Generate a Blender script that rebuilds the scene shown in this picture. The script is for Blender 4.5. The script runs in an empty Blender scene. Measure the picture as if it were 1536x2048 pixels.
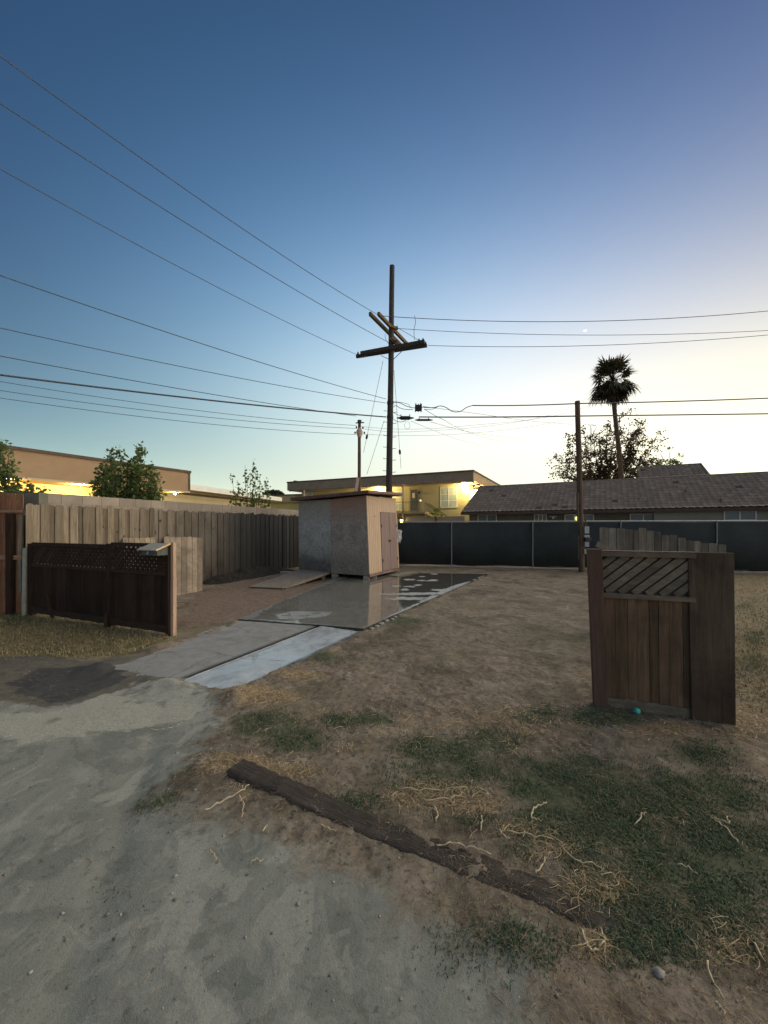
import bpy, math, random
import numpy as np
from mathutils import Vector, Matrix
random.seed(7)
rng = np.random.default_rng(11)
R = math.radians
scene = bpy.context.scene
COL = scene.collection

# ------------------------------------------------------------------ camera
cd = bpy.data.cameras.new('camera')
cam = bpy.data.objects.new('camera', cd); COL.objects.link(cam)
cam.location = (0, 0, 1.65); cam.rotation_euler = (R(90), 0, 0)
cd.sensor_fit = 'VERTICAL'; cd.sensor_height = 36; cd.lens = 36*770/2048
cd.shift_y = 28/2048
cd.clip_start = 0.02; cd.clip_end = 3000
scene.camera = cam
scene.view_settings.view_transform = 'Standard'
scene.view_settings.look = 'None'
scene.view_settings.exposure = 0.0
scene.view_settings.gamma = 1.0

# ------------------------------------------------------------------ world: dusk sky
CO = [[1.132, 0.937, 0.083], [-1.353, -1.183, 0.299], [-3.451, -2.596, -1.044], [0.039, 0.125, 0.274], [2.076, 1.334, 1.056], [2.099, 1.478, 0.404], [3.444, 2.294, 2.036], [-1.223, -0.82, 0.172], [-3.168, -1.934, -1.938], [-3.748, -3.03, -2.222], [0.472, 0.112, 0.026], [-3.127, -2.567, -1.711], [2.24, 2.045, 1.684], [-1.482, -0.821, -0.389], [0.041, 0.136, 1.11], [-5.921, -3.65, -2.969], [-1.209, -1.311, -0.771], [-1.39, -1.69, -1.233], [-0.436, -0.149, -1.438]]
world = bpy.data.worlds.new('World'); scene.world = world; world.use_nodes = True
nt = world.node_tree; nt.nodes.clear()
def wn(t): return nt.nodes.new(t)
def wmath(op, a, b=None):
    n = wn('ShaderNodeMath'); n.operation = op
    for i, v in enumerate((a, b)):
        if v is None: continue
        if isinstance(v, (int, float)): n.inputs[i].default_value = v
        else: nt.links.new(v, n.inputs[i])
    return n.outputs[0]
tcw = wn('ShaderNodeTexCoord'); sep = wn('ShaderNodeSeparateXYZ')
nt.links.new(tcw.outputs['Generated'], sep.inputs[0])
WX, WY = sep.outputs[0], sep.outputs[1]
WH = wmath('MAXIMUM', sep.outputs[2], 0.0)
We = wmath('EXPONENT', wmath('MULTIPLY', WH, -1/0.3))
Wf = wmath('EXPONENT', wmath('MULTIPLY', WH, -1/0.1))
mul = lambda a, b: wmath('MULTIPLY', a, b)
feats = [None, WH, mul(WH, WH), We, Wf, WX, WY, mul(WX, We), mul(WY, We), mul(WX, WX), mul(WX, WY),
         mul(mul(WY, WY), We), mul(mul(WX, WX), We), mul(mul(WX, WY), We), mul(WX, WH), mul(WY, WH), mul(mul(WY, WH), We), mul(WX, mul(WH, WH)), mul(WH, mul(WH, WH))]
acc = None
for c, f in zip(CO, feats):
    if f is None:
        v = wn('ShaderNodeCombineXYZ')
        for i in range(3): v.inputs[i].default_value = c[i]
        acc = v.outputs[0]; continue
    m = wn('ShaderNodeVectorMath'); m.operation = 'MULTIPLY_ADD'
    cb = wn('ShaderNodeCombineXYZ')
    for i in range(3): nt.links.new(f, cb.inputs[i])
    nt.links.new(cb.outputs[0], m.inputs[0]); m.inputs[1].default_value = c
    nt.links.new(acc, m.inputs[2]); acc = m.outputs[0]
sp = wn('ShaderNodeSeparateXYZ'); nt.links.new(acc, sp.inputs[0])
cc = wn('ShaderNodeCombineColor')
for i in range(3): nt.links.new(wmath('EXPONENT', sp.outputs[i]), cc.inputs[i])
bg = wn('ShaderNodeBackground'); bg.inputs['Strength'].default_value = 1.0
hs = wn('ShaderNodeHueSaturation'); hs.inputs['Saturation'].default_value = .90; nt.links.new(cc.outputs[0], hs.inputs['Color'])
# warm band of the afterglow, low in the west
gd = wn('ShaderNodeVectorMath'); gd.operation = 'DOT_PRODUCT'; nt.links.new(tcw.outputs['Generated'], gd.inputs[0]); gd.inputs[1].default_value = (math.sin(math.radians(48)), math.cos(math.radians(48)), .02)
gl = wmath('EXPONENT', wmath('MULTIPLY', wmath('SUBTRACT', gd.outputs['Value'], 1.0), 18.0))
ga = wn('ShaderNodeMix'); ga.data_type = 'RGBA'; ga.blend_type = 'ADD'; ga.inputs[0].default_value = 1
gs = wn('ShaderNodeVectorMath'); gs.operation = 'SCALE'; gs.inputs[0].default_value = (.42, .28, .03); nt.links.new(gl, gs.inputs['Scale'])
nt.links.new(hs.outputs[0], ga.inputs[6]); nt.links.new(gs.outputs[0], ga.inputs[7])
tn = wn('ShaderNodeMix'); tn.data_type = 'RGBA'; tn.blend_type = 'MULTIPLY'; tn.inputs[0].default_value = 1; tn.inputs[7].default_value = (.925, .99, .985, 1); nt.links.new(ga.outputs[2], tn.inputs[6]); nt.links.new(tn.outputs[2], bg.inputs['Color'])
wo = wn('ShaderNodeOutputWorld'); nt.links.new(bg.outputs[0], wo.inputs['Surface'])

# ------------------------------------------------------------------ the soft light of the western afterglow
sl = bpy.data.lights.new('afterglow', 'SUN'); sl.energy = 2.1; sl.angle = R(75); sl.color = (1.0, .86, .62)
so = bpy.data.objects.new('afterglow', sl); COL.objects.link(so)
def sun_dir(az, el):
    return Vector((math.sin(R(az))*math.cos(R(el)), math.cos(R(az))*math.cos(R(el)), math.sin(R(el))))
so.rotation_euler = sun_dir(72, 38).to_track_quat('Z', 'Y').to_euler()

# ------------------------------------------------------------------ helpers
CAMZ = 1.65
def P(px, py, D):                       # a point of the place seen at a photograph pixel, D metres ahead
    return Vector(((px-768)/770*D, D, CAMZ-(py-1052)/770*D))
def G(px, py, z=0.0):                   # the same for a point at height z
    D = 770*(CAMZ-z)/(py-1052)
    return Vector(((px-768)/770*D, D, z))

LOC = {}
def tag(o, label=None, cat=None, group=None, kind=None):
    if label: o['label'] = label
    if cat: o['category'] = cat
    if group: o['group'] = group
    if kind: o['kind'] = kind
    return o
def thing(name, label, cat, loc=(0, 0, 0), group=None):
    o = bpy.data.objects.new(name, None); COL.objects.link(o); o.location = loc
    o.empty_display_size = .2
    LOC[o] = Vector(loc)
    return tag(o, label, cat, group)
def link_mesh(name, me, mat, parent=None, loc=None):
    if mat is not None: me.materials.append(mat)
    o = bpy.data.objects.new(name, me); COL.objects.link(o)
    base = Vector((0, 0, 0))
    if parent is not None:
        base = LOC[parent]; o.parent = parent; LOC[o] = base
    elif loc is not None:
        base = Vector(loc); o.location = base; LOC[o] = base
    else: LOC[o] = base
    if base.length > 0: me.transform(Matrix.Translation(-base))
    return o
def npmesh(name, V, F, mat, parent=None, loc=None, smooth=False):
    V = np.asarray(V, dtype=np.float32); F = np.asarray(F, dtype=np.int32)
    me = bpy.data.meshes.new(name); k = F.shape[1]
    me.vertices.add(len(V)); me.vertices.foreach_set('co', V.ravel())
    me.loops.add(F.size); me.loops.foreach_set('vertex_index', F.ravel())
    me.polygons.add(len(F)); me.polygons.foreach_set('loop_start', np.arange(0, F.size, k, dtype=np.int32))
    if smooth: me.polygons.foreach_set('use_smooth', np.ones(len(F), dtype=bool))
    me.update(calc_edges=True); me.validate()
    return link_mesh(name, me, mat, parent, loc)

class MB:
    def __init__(s): s.v = []; s.f = []; s.mk = []
    def poly(s, pts, faces):
        n = len(s.v); s.mk.append((n, len(s.f))); s.v += [tuple(p) for p in pts]; s.f += [tuple(i+n for i in f) for f in faces]; return s
    def box8(s, c):                      # bottom loop of 4, top loop of 4
        return s.poly(c, [(3, 2, 1, 0), (4, 5, 6, 7), (0, 1, 5, 4), (1, 2, 6, 5), (2, 3, 7, 6), (3, 0, 4, 7)])
    def box(s, x0, x1, y0, y1, z0, z1):
        return s.box8([(x0, y0, z0), (x1, y0, z0), (x1, y1, z0), (x0, y1, z0), (x0, y0, z1), (x1, y0, z1), (x1, y1, z1), (x0, y1, z1)])
    def beam(s, a, b, w, h, up=(0, 0, 1), w2=None, h2=None):
        a = Vector(a); b = Vector(b); d = (b-a).normalized(); up = Vector(up)
        if abs(d.dot(up)) > .98: up = Vector((0, 1, 0))
        x = d.cross(up).normalized(); y = x.cross(d).normalized(); w2 = w2 or w; h2 = h2 or h
        c = [a-x*w/2-y*h/2, a+x*w/2-y*h/2, b+x*w2/2-y*h2/2, b-x*w2/2-y*h2/2,
             a-x*w/2+y*h/2, a+x*w/2+y*h/2, b+x*w2/2+y*h2/2, b-x*w2/2+y*h2/2]
        return s.box8(c)
    def tube(s, pts, r, n=6, cap=True):
        pts = [Vector(p) for p in pts]; m = len(pts)
        rs = r if isinstance(r, (list, tuple)) else [r]*m
        base = len(s.v); s.mk.append((base, len(s.f))); ux = None
        for i, p in enumerate(pts):
            d = (pts[min(i+1, m-1)]-pts[max(i-1, 0)]).normalized()
            if ux is None:
                ux = d.cross(Vector((0, 0, 1)) if abs(d.z) < .9 else Vector((1, 0, 0))).normalized()
            else: ux = (ux-d*ux.dot(d)).normalized()
            uy = d.cross(ux)
            for k in range(n):
                a = 2*math.pi*k/n
                s.v.append(tuple(p+(ux*math.cos(a)+uy*math.sin(a))*rs[i]))
        for i in range(m-1):
            for k in range(n):
                a = base+i*n+k; b = base+i*n+(k+1) % n
                s.f.append((a, b, b+n, a+n))
        if cap:
            s.f.append(tuple(base+k for k in range(n))[::-1]); s.f.append(tuple(base+(m-1)*n+k for k in range(n)))
        return s
    def blob(s, c, r, seed=0, sub=2, rough=.15, squash=(1, 1, 1)):
        import bmesh
        bm = bmesh.new(); bmesh.ops.create_icosphere(bm, subdivisions=sub, radius=1)
        rr = random.Random(seed); ph = [rr.uniform(0, 6) for _ in range(6)]
        pts = []
        for v in bm.verts:
            p = v.co; k = 1+rough*(math.sin(3*p.x+ph[0])+math.sin(4*p.y+ph[1])+math.sin(3.5*p.z+ph[2]))/2+rough*.5*math.sin(9*p.x+7*p.y+ph[3])
            pts.append((c[0]+p.x*r*k*squash[0], c[1]+p.y*r*k*squash[1], c[2]+p.z*r*k*squash[2]))
        fs = [tuple(v.index for v in f.verts) for f in bm.faces]; bm.free()
        return s.poly(pts, fs)
    def each(s, name, mat, parent, **k):     # one object for every piece laid down
        ends = s.mk[1:]+[(len(s.v), len(s.f))]; out = []
        for (v0, f0), (v1, f1) in zip(s.mk, ends):
            m = MB(); m.v = s.v[v0:v1]; m.f = [tuple(i-v0 for i in f) for f in s.f[f0:f1]]; out.append(m.build(name, mat, parent, **k))
        return out
    def build(s, name, mat, parent=None, loc=None, smooth=False, bevel=0):
        me = bpy.data.meshes.new(name); me.from_pydata(s.v, [], s.f); me.update()
        if smooth: me.polygons.foreach_set('use_smooth', [True]*len(me.polygons))
        o = link_mesh(name, me, mat, parent, loc)
        if bevel:
            b = o.modifiers.new('bevel', 'BEVEL'); b.width = bevel; b.segments = 2
        return o

class Frame:                             # a vertical working frame: u along, n out of the face, z up
    def __init__(s, o, u, n): s.o = Vector((o[0], o[1], 0)); s.u_ = Vector((u[0], u[1], 0)).normalized(); s.n_ = Vector((n[0], n[1], 0)).normalized()
    def p(s, u, n, z): return s.o+s.u_*u+s.n_*n+Vector((0, 0, z))
    def u(s, px, n=0):
        k = (px-768)/770; b = s.o+s.n_*n
        return (k*b.y-b.x)/(s.u_.x-k*s.u_.y)
    def z(s, py, u, n=0): return CAMZ-(py-1052)/770*s.p(u, n, 0).y
    def box(s, mb, u0, u1, n0, n1, z0, z1):
        return mb.box8([s.p(u0, n0, z0), s.p(u1, n0, z0), s.p(u1, n1, z0), s.p(u0, n1, z0), s.p(u0, n0, z1), s.p(u1, n0, z1), s.p(u1, n1, z1), s.p(u0, n1, z1)])

# ------------------------------------------------------------------ materials
class NT:
    def __init__(s, name):
        s.m = bpy.data.materials.new(name); s.m.use_nodes = True; s.t = s.m.node_tree
        s.b = s.t.nodes['Principled BSDF']; s.tc = s.t.nodes.new('ShaderNodeTexCoord')
    def new(s, t, **k):
        n = s.t.nodes.new(t)
        for a, v in k.items(): setattr(n, a, v)
        return n
    def link(s, a, b): s.t.links.new(a, b)
    def put(s, v, inp):
        if hasattr(v, 'is_linked') or isinstance(v, bpy.types.NodeSocket): s.link(v, inp)
        elif isinstance(v, (tuple, list)) and len(v) == 3 and len(inp.default_value) == 4: inp.default_value = (*v, 1)
        else: inp.default_value = v
    def co(s, which='Object', scale=(1, 1, 1), rot=(0, 0, 0)):
        mp = s.new('ShaderNodeMapping'); mp.inputs['Scale'].default_value = scale; mp.inputs['Rotation'].default_value = rot
        if which == 'World':
            g = s.new('ShaderNodeNewGeometry'); s.link(g.outputs['Position'], mp.inputs[0])
        else: s.link(s.tc.outputs[which], mp.inputs[0])
        return mp.outputs[0]
    def noise(s, co, scale, detail=5, rough=.6, dist=0):
        n = s.new('ShaderNodeTexNoise'); s.link(co, n.inputs['Vector'])
        n.inputs['Scale'].default_value = scale; n.inputs['Detail'].default_value = detail
        n.inputs['Roughness'].default_value = rough; n.inputs['Distortion'].default_value = dist
        return n.outputs['Fac']
    def map(s, v, a, b, c=0, d=1):
        n = s.new('ShaderNodeMapRange'); s.put(v, n.inputs[0])
        for i, x in enumerate((a, b, c, d)): n.inputs[i+1].default_value = x
        return n.outputs[0]
    def math(s, op, a, b=0.0, clamp=False):
        n = s.new('ShaderNodeMath', operation=op, use_clamp=clamp); s.put(a, n.inputs[0]); s.put(b, n.inputs[1]); return n.outputs[0]
    def mix(s, f, a, b, mode='MIX'):
        n = s.new('ShaderNodeMix', data_type='RGBA', blend_type=mode); s.put(f, n.inputs[0]); s.put(a, n.inputs[6]); s.put(b, n.inputs[7]); return n.outputs[2]
    def attr(s, name):
        n = s.new('ShaderNodeAttribute', attribute_name=name); q = s.new('ShaderNodeSeparateColor'); s.link(n.outputs['Color'], q.inputs[0]); return q.outputs
    def island(s): return s.new('ShaderNodeNewGeometry').outputs['Random Per Island']
    def bump(s, h, strength=.3, dist=.02, prev=None):
        n = s.new('ShaderNodeBump'); n.inputs['Strength'].default_value = strength; n.inputs['Distance'].default_value = dist
        s.link(h, n.inputs['Height'])
        if prev: s.link(prev, n.inputs['Normal'])
        return n.outputs[0]
    def out(s, color, rough=.85, normal=None, metallic=0, spec=.3):
        s.put(color, s.b.inputs['Base Color']); s.put(rough, s.b.inputs['Roughness']); s.b.inputs['Metallic'].default_value = metallic
        s.put(spec, s.b.inputs['Specular IOR Level'])
        if normal is not None: s.link(normal, s.b.inputs['Normal'])
        return s.m

def noisy(name, c1, c2, scale=4, rough=.85, bump=.3, bscale=30, bdist=.01, island=0, stretch=(1, 1, 1), metallic=0, spec=.3, fine=.35):
    t = NT(name); co = t.co('Object', stretch)
    n1 = t.noise(co, scale, 6, .65, .3); n2 = t.noise(co, bscale, 4, .7)
    c = t.mix(t.map(n1, .35, .65), c1, c2)
    c = t.mix(1.0, c, t.mix(n2, (1-fine,)*3, (1+fine,)*3), 'MULTIPLY')
    if island:
        c = t.mix(1.0, c, t.mix(t.island(), (1-island,)*3, (1+island,)*3), 'MULTIPLY')
    return t.out(c, rough, t.bump(n2, bump, bdist), metallic, spec)
def wood(name, c1, c2, axis='Z', island=.25, rough=.88, dark=(.03, .025, .02), knots=.5, fine=.3):
    st = {'Z': (1, 1, .07), 'X': (.07, 1, 1), 'Y': (1, .07, 1)}[axis]
    t = NT(name); co = t.co('Object', st); co2 = t.co('Object')
    isl = t.island()
    off = t.new('ShaderNodeVectorMath', operation='ADD'); t.link(co, off.inputs[0])
    cb = t.new('ShaderNodeCombineXYZ'); t.link(t.math('MULTIPLY', isl, 37.0), cb.inputs[0]); t.link(t.math('MULTIPLY', isl, 19.0), cb.inputs[2]); t.link(cb.outputs[0], off.inputs[1])
    g = t.noise(off.outputs[0], 22, 6, .7, .6); b = t.noise(off.outputs[0], 60, 3, .7)
    big = t.noise(co2, 1.6, 4, .6, .4)
    c = t.mix(t.map(g, .3, .7), c1, c2)
    c = t.mix(t.map(big, .45, .75, 0, knots), c, dark)
    c = t.mix(1.0, c, t.mix(b, (1-fine,)*3, (1+fine,)*3), 'MULTIPLY')
    c = t.mix(1.0, c, t.mix(isl, (1-island,)*3, (1+island,)*3), 'MULTIPLY')
    return t.out(c, rough, t.bump(t.math('ADD', g, b), .45, .006), 0, .2)
def emit(name, col, strength):
    t = NT(name); t.b.inputs['Emission Color'].default_value = (*col, 1); t.b.inputs['Emission Strength'].default_value = strength
    return t.out((.8, .8, .75), .4)

M = {}
M['fence_tan'] = None
def fence_mat():
    t = NT('weathered_picket'); co = t.co('Object', (1, 1, .06)); isl = t.island()
    off = t.new('ShaderNodeVectorMath', operation='ADD'); t.link(co, off.inputs[0])
    cb = t.new('ShaderNodeCombineXYZ'); t.link(t.math('MULTIPLY', isl, 41.0), cb.inputs[0]); t.link(cb.outputs[0], off.inputs[1])
    g = t.noise(off.outputs[0], 24, 6, .7, .8); b = t.noise(off.outputs[0], 70, 3, .7)
    sepo = t.new('ShaderNodeSeparateXYZ'); t.link(t.tc.outputs['Object'], sepo.inputs[0])
    light = t.mix(t.map(g, .3, .7), (.14, .115, .085), (.37, .31, .235))
    darkc = t.mix(t.map(g, .3, .7), (.035, .036, .038), (.085, .085, .086))
    # boards further along are old and blackened, partly shade put into the colour
    along = t.math('ADD', sepo.outputs[1], t.math('MULTIPLY', isl, .9))
    greyb = t.mix(t.map(g, .3, .7), (.10, .09, .078), (.23, .205, .178))
    c = t.mix(t.map(along, 1.8, 4.2), light, greyb)
    c = t.mix(t.map(along, 4.6, 5.6), c, darkc)
    # damp mould creeping up from the foot, plus shade put into the colour
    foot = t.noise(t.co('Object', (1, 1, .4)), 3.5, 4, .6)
    mould_shade = t.math('ADD', t.map(sepo.outputs[2], .1, 1.3, .75, 0), t.map(foot, .4, .7, -.3, .35), True)
    c = t.mix(mould_shade, c, (.06, .055, .05))
    c = t.mix(t.map(t.noise(t.co('Object', (1, 1, .6)), 9, 2, .5), .68, .74), c, (.06, .04, .03))
    c = t.mix(1.0, c, t.mix(isl, (.62,)*3, (1.25,)*3), 'MULTIPLY')
    c = t.mix(1.0, c, t.mix(b, (.8,)*3, (1.2,)*3), 'MULTIPLY')
    return t.out(c, .9, t.bump(t.math('ADD', g, b), .5, .006), 0, .15)
M['picket'] = fence_mat()
M['red_fence'] = wood('red_brown_fence', (.20, .09, .05), (.36, .19, .11), 'Z', .25, knots=.6)
M['red_rail'] = wood('red_rail', (.25, .14, .09), (.4, .26, .18), 'X', .1)
M['dark_wood'] = wood('dark_stained_wood', (.02, .014, .011), (.06, .036, .025), 'Z', .35, knots=.6, dark=(.012, .01, .009))
M['dark_wood_x'] = wood('dark_stained_wood_x', (.03, .02, .015), (.07, .045, .032), 'X', .25)
M['pale_wood'] = wood('pale_post_wood', (.42, .28, .19), (.62, .45, .33), 'Z', .1, knots=.25, dark=(.2, .12, .08))
M['lean_wood'] = wood('leaning_pickets', (.21, .17, .125), (.38, .305, .23), 'Z', .25, knots=.85, dark=(.10, .085, .065))
M['gate_wood'] = wood('gate_boards', (.085, .058, .037), (.20, .128, .078), 'Z', .35, knots=.75, dark=(.045, .035, .025))
M['gate_lattice'] = wood('gate_lattice', (.12, .10, .075), (.24, .205, .155), 'X', .25, knots=.4, dark=(.06, .045, .035))
M['gate_rail'] = wood('gate_rail', (.14, .105, .08), (.24, .19, .145), 'X', .15)
M['gate_post'] = wood('gate_post', (.10, .06, .045), (.17, .108, .084), 'Z', .1, knots=.5, dark=(.06, .036, .028))
M['gate_back'] = wood('gate_backing', (.07, .056, .042), (.13, .105, .078), 'Z', .25)
M['wide_board'] = wood('wide_board', (.08, .058, .04), (.155, .112, .078), 'Z', .05, knots=.85, dark=(.03, .02, .015))
M['grey_wood'] = wood('grey_wood', (.15, .13, .105), (.30, .265, .22), 'Z', .35, knots=.5, dark=(.08, .06, .05))
M['timber'] = wood('rotten_timber', (.04, .032, .028), (.11, .092, .08), 'X', .05, knots=.5, dark=(.02, .017, .015))
M['pole'] = wood('creosote_pole', (.045, .04, .04), (.095, .085, .082), 'Z', .1, knots=.4)
M['pole_brown'] = wood('brown_pole', (.08, .055, .042), (.17, .12, .09), 'Z', .1, knots=.4)
M['arm_dark'] = wood('dark_crossarm', (.04, .035, .032), (.1, .085, .075), 'X', .1)
M['arm_ochre'] = wood('ochre_crossarm', (.10, .072, .04), (.20, .145, .08), 'X', .1, knots=.3)
M['iron'] = noisy('dark_iron', (.03, .03, .035), (.07, .07, .075), 8, .55, .1, metallic=.6)
M['galv'] = noisy('galvanised', (.32, .34, .35), (.45, .47, .48), 8, .45, .1, metallic=.6)
M['post_grey'] = noisy('grey_post_paint', (.17, .18, .18), (.24, .25, .25), 8, .5, .1, metallic=.3)
M['cable'] = noisy('cable', (.09, .10, .12), (.12, .13, .15), 3, .6, .05)
M['wire'] = noisy('wire', (.28, .30, .34), (.36, .38, .42), 3, .5, .05, metallic=.3)
M['porcelain'] = noisy('porcelain', (.5, .4, .32), (.62, .5, .42), 6, .35, .05)
M['lattice_hole'] = None

# ------------------------------------------------------------------ ground masks
_perm = rng.random((256, 256))
def vnoise(x, y):
    xi = np.floor(x).astype(int); yi = np.floor(y).astype(int); fx = x-xi; fy = y-yi
    fx = fx*fx*(3-2*fx); fy = fy*fy*(3-2*fy)
    g = lambda a, b: _perm[a & 255, b & 255]
    return (g(xi, yi)*(1-fx)+g(xi+1, yi)*fx)*(1-fy)+(g(xi, yi+1)*(1-fx)+g(xi+1, yi+1)*fx)*fy
def fbm(x, y, s, o=4):
    v = 0; a = 1; t = 0
    for k in range(o):
        v = v+a*vnoise(x*s+17.3*k, y*s+9.1*k); t += a; a *= .55; s *= 2.07
    return v/t
def inpoly(x, y, poly):
    c = np.zeros(x.shape, bool); n = len(poly)
    for i in range(n):
        x0, y0 = poly[i]; x1, y1 = poly[(i+1) % n]
        if y0 == y1: continue
        k = ((y0 > y) != (y1 > y)) & (x < (x1-x0)*(y-y0)/(y1-y0)+x0); c ^= k
    return c
def gp(pts): return [tuple(G(a, b))[:2] for a, b in pts]
def pmask(x, y, poly, rag=.12, n=7):
    m = np.zeros(x.shape)
    for k in range(n):
        a = 2*math.pi*k/n
        dx = rag*(fbm(x+3.1*k, y, 3.0, 4)-.5)*3+rag*.35*math.cos(a)+rag*.8*(fbm(x, y+50, 11, 3)-.5)*2
        dy = rag*(fbm(x, y+7.7*k, 3.0, 4)-.5)*3+rag*.35*math.sin(a)
        m += inpoly(x+dx, y+dy, poly)
    return m/n
def emask(x, y, ells, rag=.5):
    m = np.zeros(x.shape)
    for cx, cy, rx, ry, w in ells:
        c = G(cx, cy); ax = rx/770*c.y; D1 = G(cx, cy-ry).y; D2 = G(cx, cy+ry).y; ay = (D1-D2)/2; cyw = (D1+D2)/2
        slope = (cx-768)/770
        dy = (y-cyw)/ay; dx = (x-slope*y)/ax
        m = np.maximum(m, w*np.clip(1.25-np.sqrt(dx*dx+dy*dy), 0, 1)*1.3)
    return np.clip(m*(.35+1.3*fbm(x+5, y, 6, 4)) , 0, 1)

P_GRAY = [(-20, 1.9*3.3), (-20, -8), (.9, -8), (.9, .95)] + gp([(1140, 2048), (1070, 1960), (960, 1900), (830, 1805), (700, 1740), (570, 1685), (450, 1635), (345, 1600), (330, 1560), (390, 1500), (440, 1440), (440, 1405), (400, 1380), (340, 1366), (270, 1372), (190, 1392), (130, 1412), (-60, 1400), (-900, 1400)])
P_PALE = gp([(130, 1418), (200, 1390), (270, 1370), (350, 1366), (420, 1392), (440, 1430), (330, 1450), (200, 1470), (60, 1490), (-60, 1470), (-60, 1430)])
P_DARK = gp([(40, 1350), (80, 1335), (150, 1330), (230, 1335), (260, 1356), (220, 1378), (160, 1392), (125, 1410), (72, 1402), (30, 1385)])
P_ASPH = gp([(-300, 1330), (60, 1312), (190, 1322), (330, 1310), (380, 1330), (370, 1362), (270, 1372), (190, 1395), (130, 1416), (-60, 1404), (-300, 1400)])
P_LAWN = gp([(-500, 1200), (0, 1208), (60, 1222), (200, 1240), (320, 1272), (350, 1285), (300, 1302), (200, 1316), (60, 1312), (-300, 1325), (-500, 1300)])
P_RED = gp([(345, 1262), (400, 1185), (470, 1165), (600, 1150), (720, 1150), (640, 1180), (560, 1205), (470, 1240)])
P_RIGHT = gp([(1465, 1150), (1700, 1150), (2200, 1200), (2200, 1500), (1650, 1450), (1500, 1400), (1460, 1300)])
GREEN = [(530, 1452, 75, 32, 1), (595, 1485, 70, 26, .9), (740, 1438, 50, 18, .9), (680, 1442, 45, 18, .8), (880, 1500, 90, 34, .95), (985, 1480, 70, 26, .8), (1210, 1435, 85, 20, 1), (1080, 1430, 70, 22, .6),
         (1130, 1560, 150, 60, .9), (1200, 1640, 190, 80, 1), (1380, 1620, 200, 90, .75), (1330, 1760, 200, 90, 1), (1480, 1700, 150, 90, .8), (1420, 1860, 120, 60, .85), (300, 1612, 32, 10, .8), (330, 1600, 30, 12, .5), (810, 1243, 55, 10, .8), (650, 1315, 35, 10, .7),
         (700, 1600, 60, 18, .6), (960, 1640, 50, 16, .5), (1400, 1510, 90, 30, .55), (1500, 1330, 40, 26, .7), (1510, 1275, 35, 18, .6), (850, 1570, 120, 20, .4), (1000, 1900, 160, 60, .35), (20, 1240, 70, 20, .7), (1490, 1212, 24, 8, .6), (230, 1780, 60, 20, .25), (1290, 1880, 90, 60, .6), (920, 1545, 160, 60, .5), (1040, 1700, 60, 30, .45)]
STRAW = [(520, 1395, 95, 20, .95), (600, 1352, 70, 14, .6), (470, 1530, 110, 26, .7), (560, 1545, 110, 22, .75), (880, 1590, 110, 34, 1), (960, 1615, 60, 24, .9), (1195, 1775, 70, 45, 1), (1120, 1700, 80, 24, .6), (480, 1590, 36, 30, .4), (1190, 1890, 45, 36, .8), (690, 1500, 60, 20, .45), (1330, 1460, 120, 24, .6), (1500, 1440, 70, 40, .8), (1500, 1180, 60, 18, .7), (1510, 1380, 50, 30, .8), (1060, 1460, 90, 22, .5), (900, 1450, 90, 14, .45), (1410, 1640, 70, 20, .3), (1000, 1450, 500, 60, .35), (1480, 1890, 90, 50, .5), (1050, 1660, 110, 20, .6)]
slab_top = .055
SLABEDGE = [tuple(G(*p, .05))[:2] for p in ((474, 1243), (330, 1287), (192, 1334), (350, 1366), (465, 1388), (728, 1261))]
def height(x, y):
    gr = sum(inpoly(x+dx, y+dy, P_GRAY).astype(float) for dx, dy in ((0, 0), (.1, .05), (-.1, .08), (.05, -.12), (-.07, -.1)))/5
    h = (.026-.016*gr)*(fbm(x, y, .7, 3)-.5)*2+(.020-.014*gr)*(fbm(x+9, y, 2.6, 4)-.5)*2+(.012-.010*gr)*(fbm(x, y+4, 17, 3)-.5)*2*(.3+1.2*fbm(x+3, y+1, 1.1, 2))
    near = np.clip((9-y)/6, 0, 1)
    h = h*(.45+.55*near)
    for (ax, ay), (bx_, by_) in zip(SLABEDGE, SLABEDGE[1:]):
        vx, vy = bx_-ax, by_-ay; tt = np.clip(((x-ax)*vx+(y-ay)*vy)/(vx*vx+vy*vy), 0, 1); d = np.hypot(x-ax-tt*vx, y-ay-tt*vy)
        h = h+.040*np.exp(-(d/.17)**2)*(.3+1.2*fbm(x, y+30, 5, 3))*(np.abs(h) < 1)
    # wheel rut across the packed drive
    d = np.abs((x+1.55)*.92+(y-2.4)*.38); h = h-.018*np.exp(-(d/.10)**2)*np.clip((3.4-y)*2, 0, 1)
    return h
def ghz(x, y): return float(height(np.array([float(x)]), np.array([float(y)]))[0])

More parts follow.
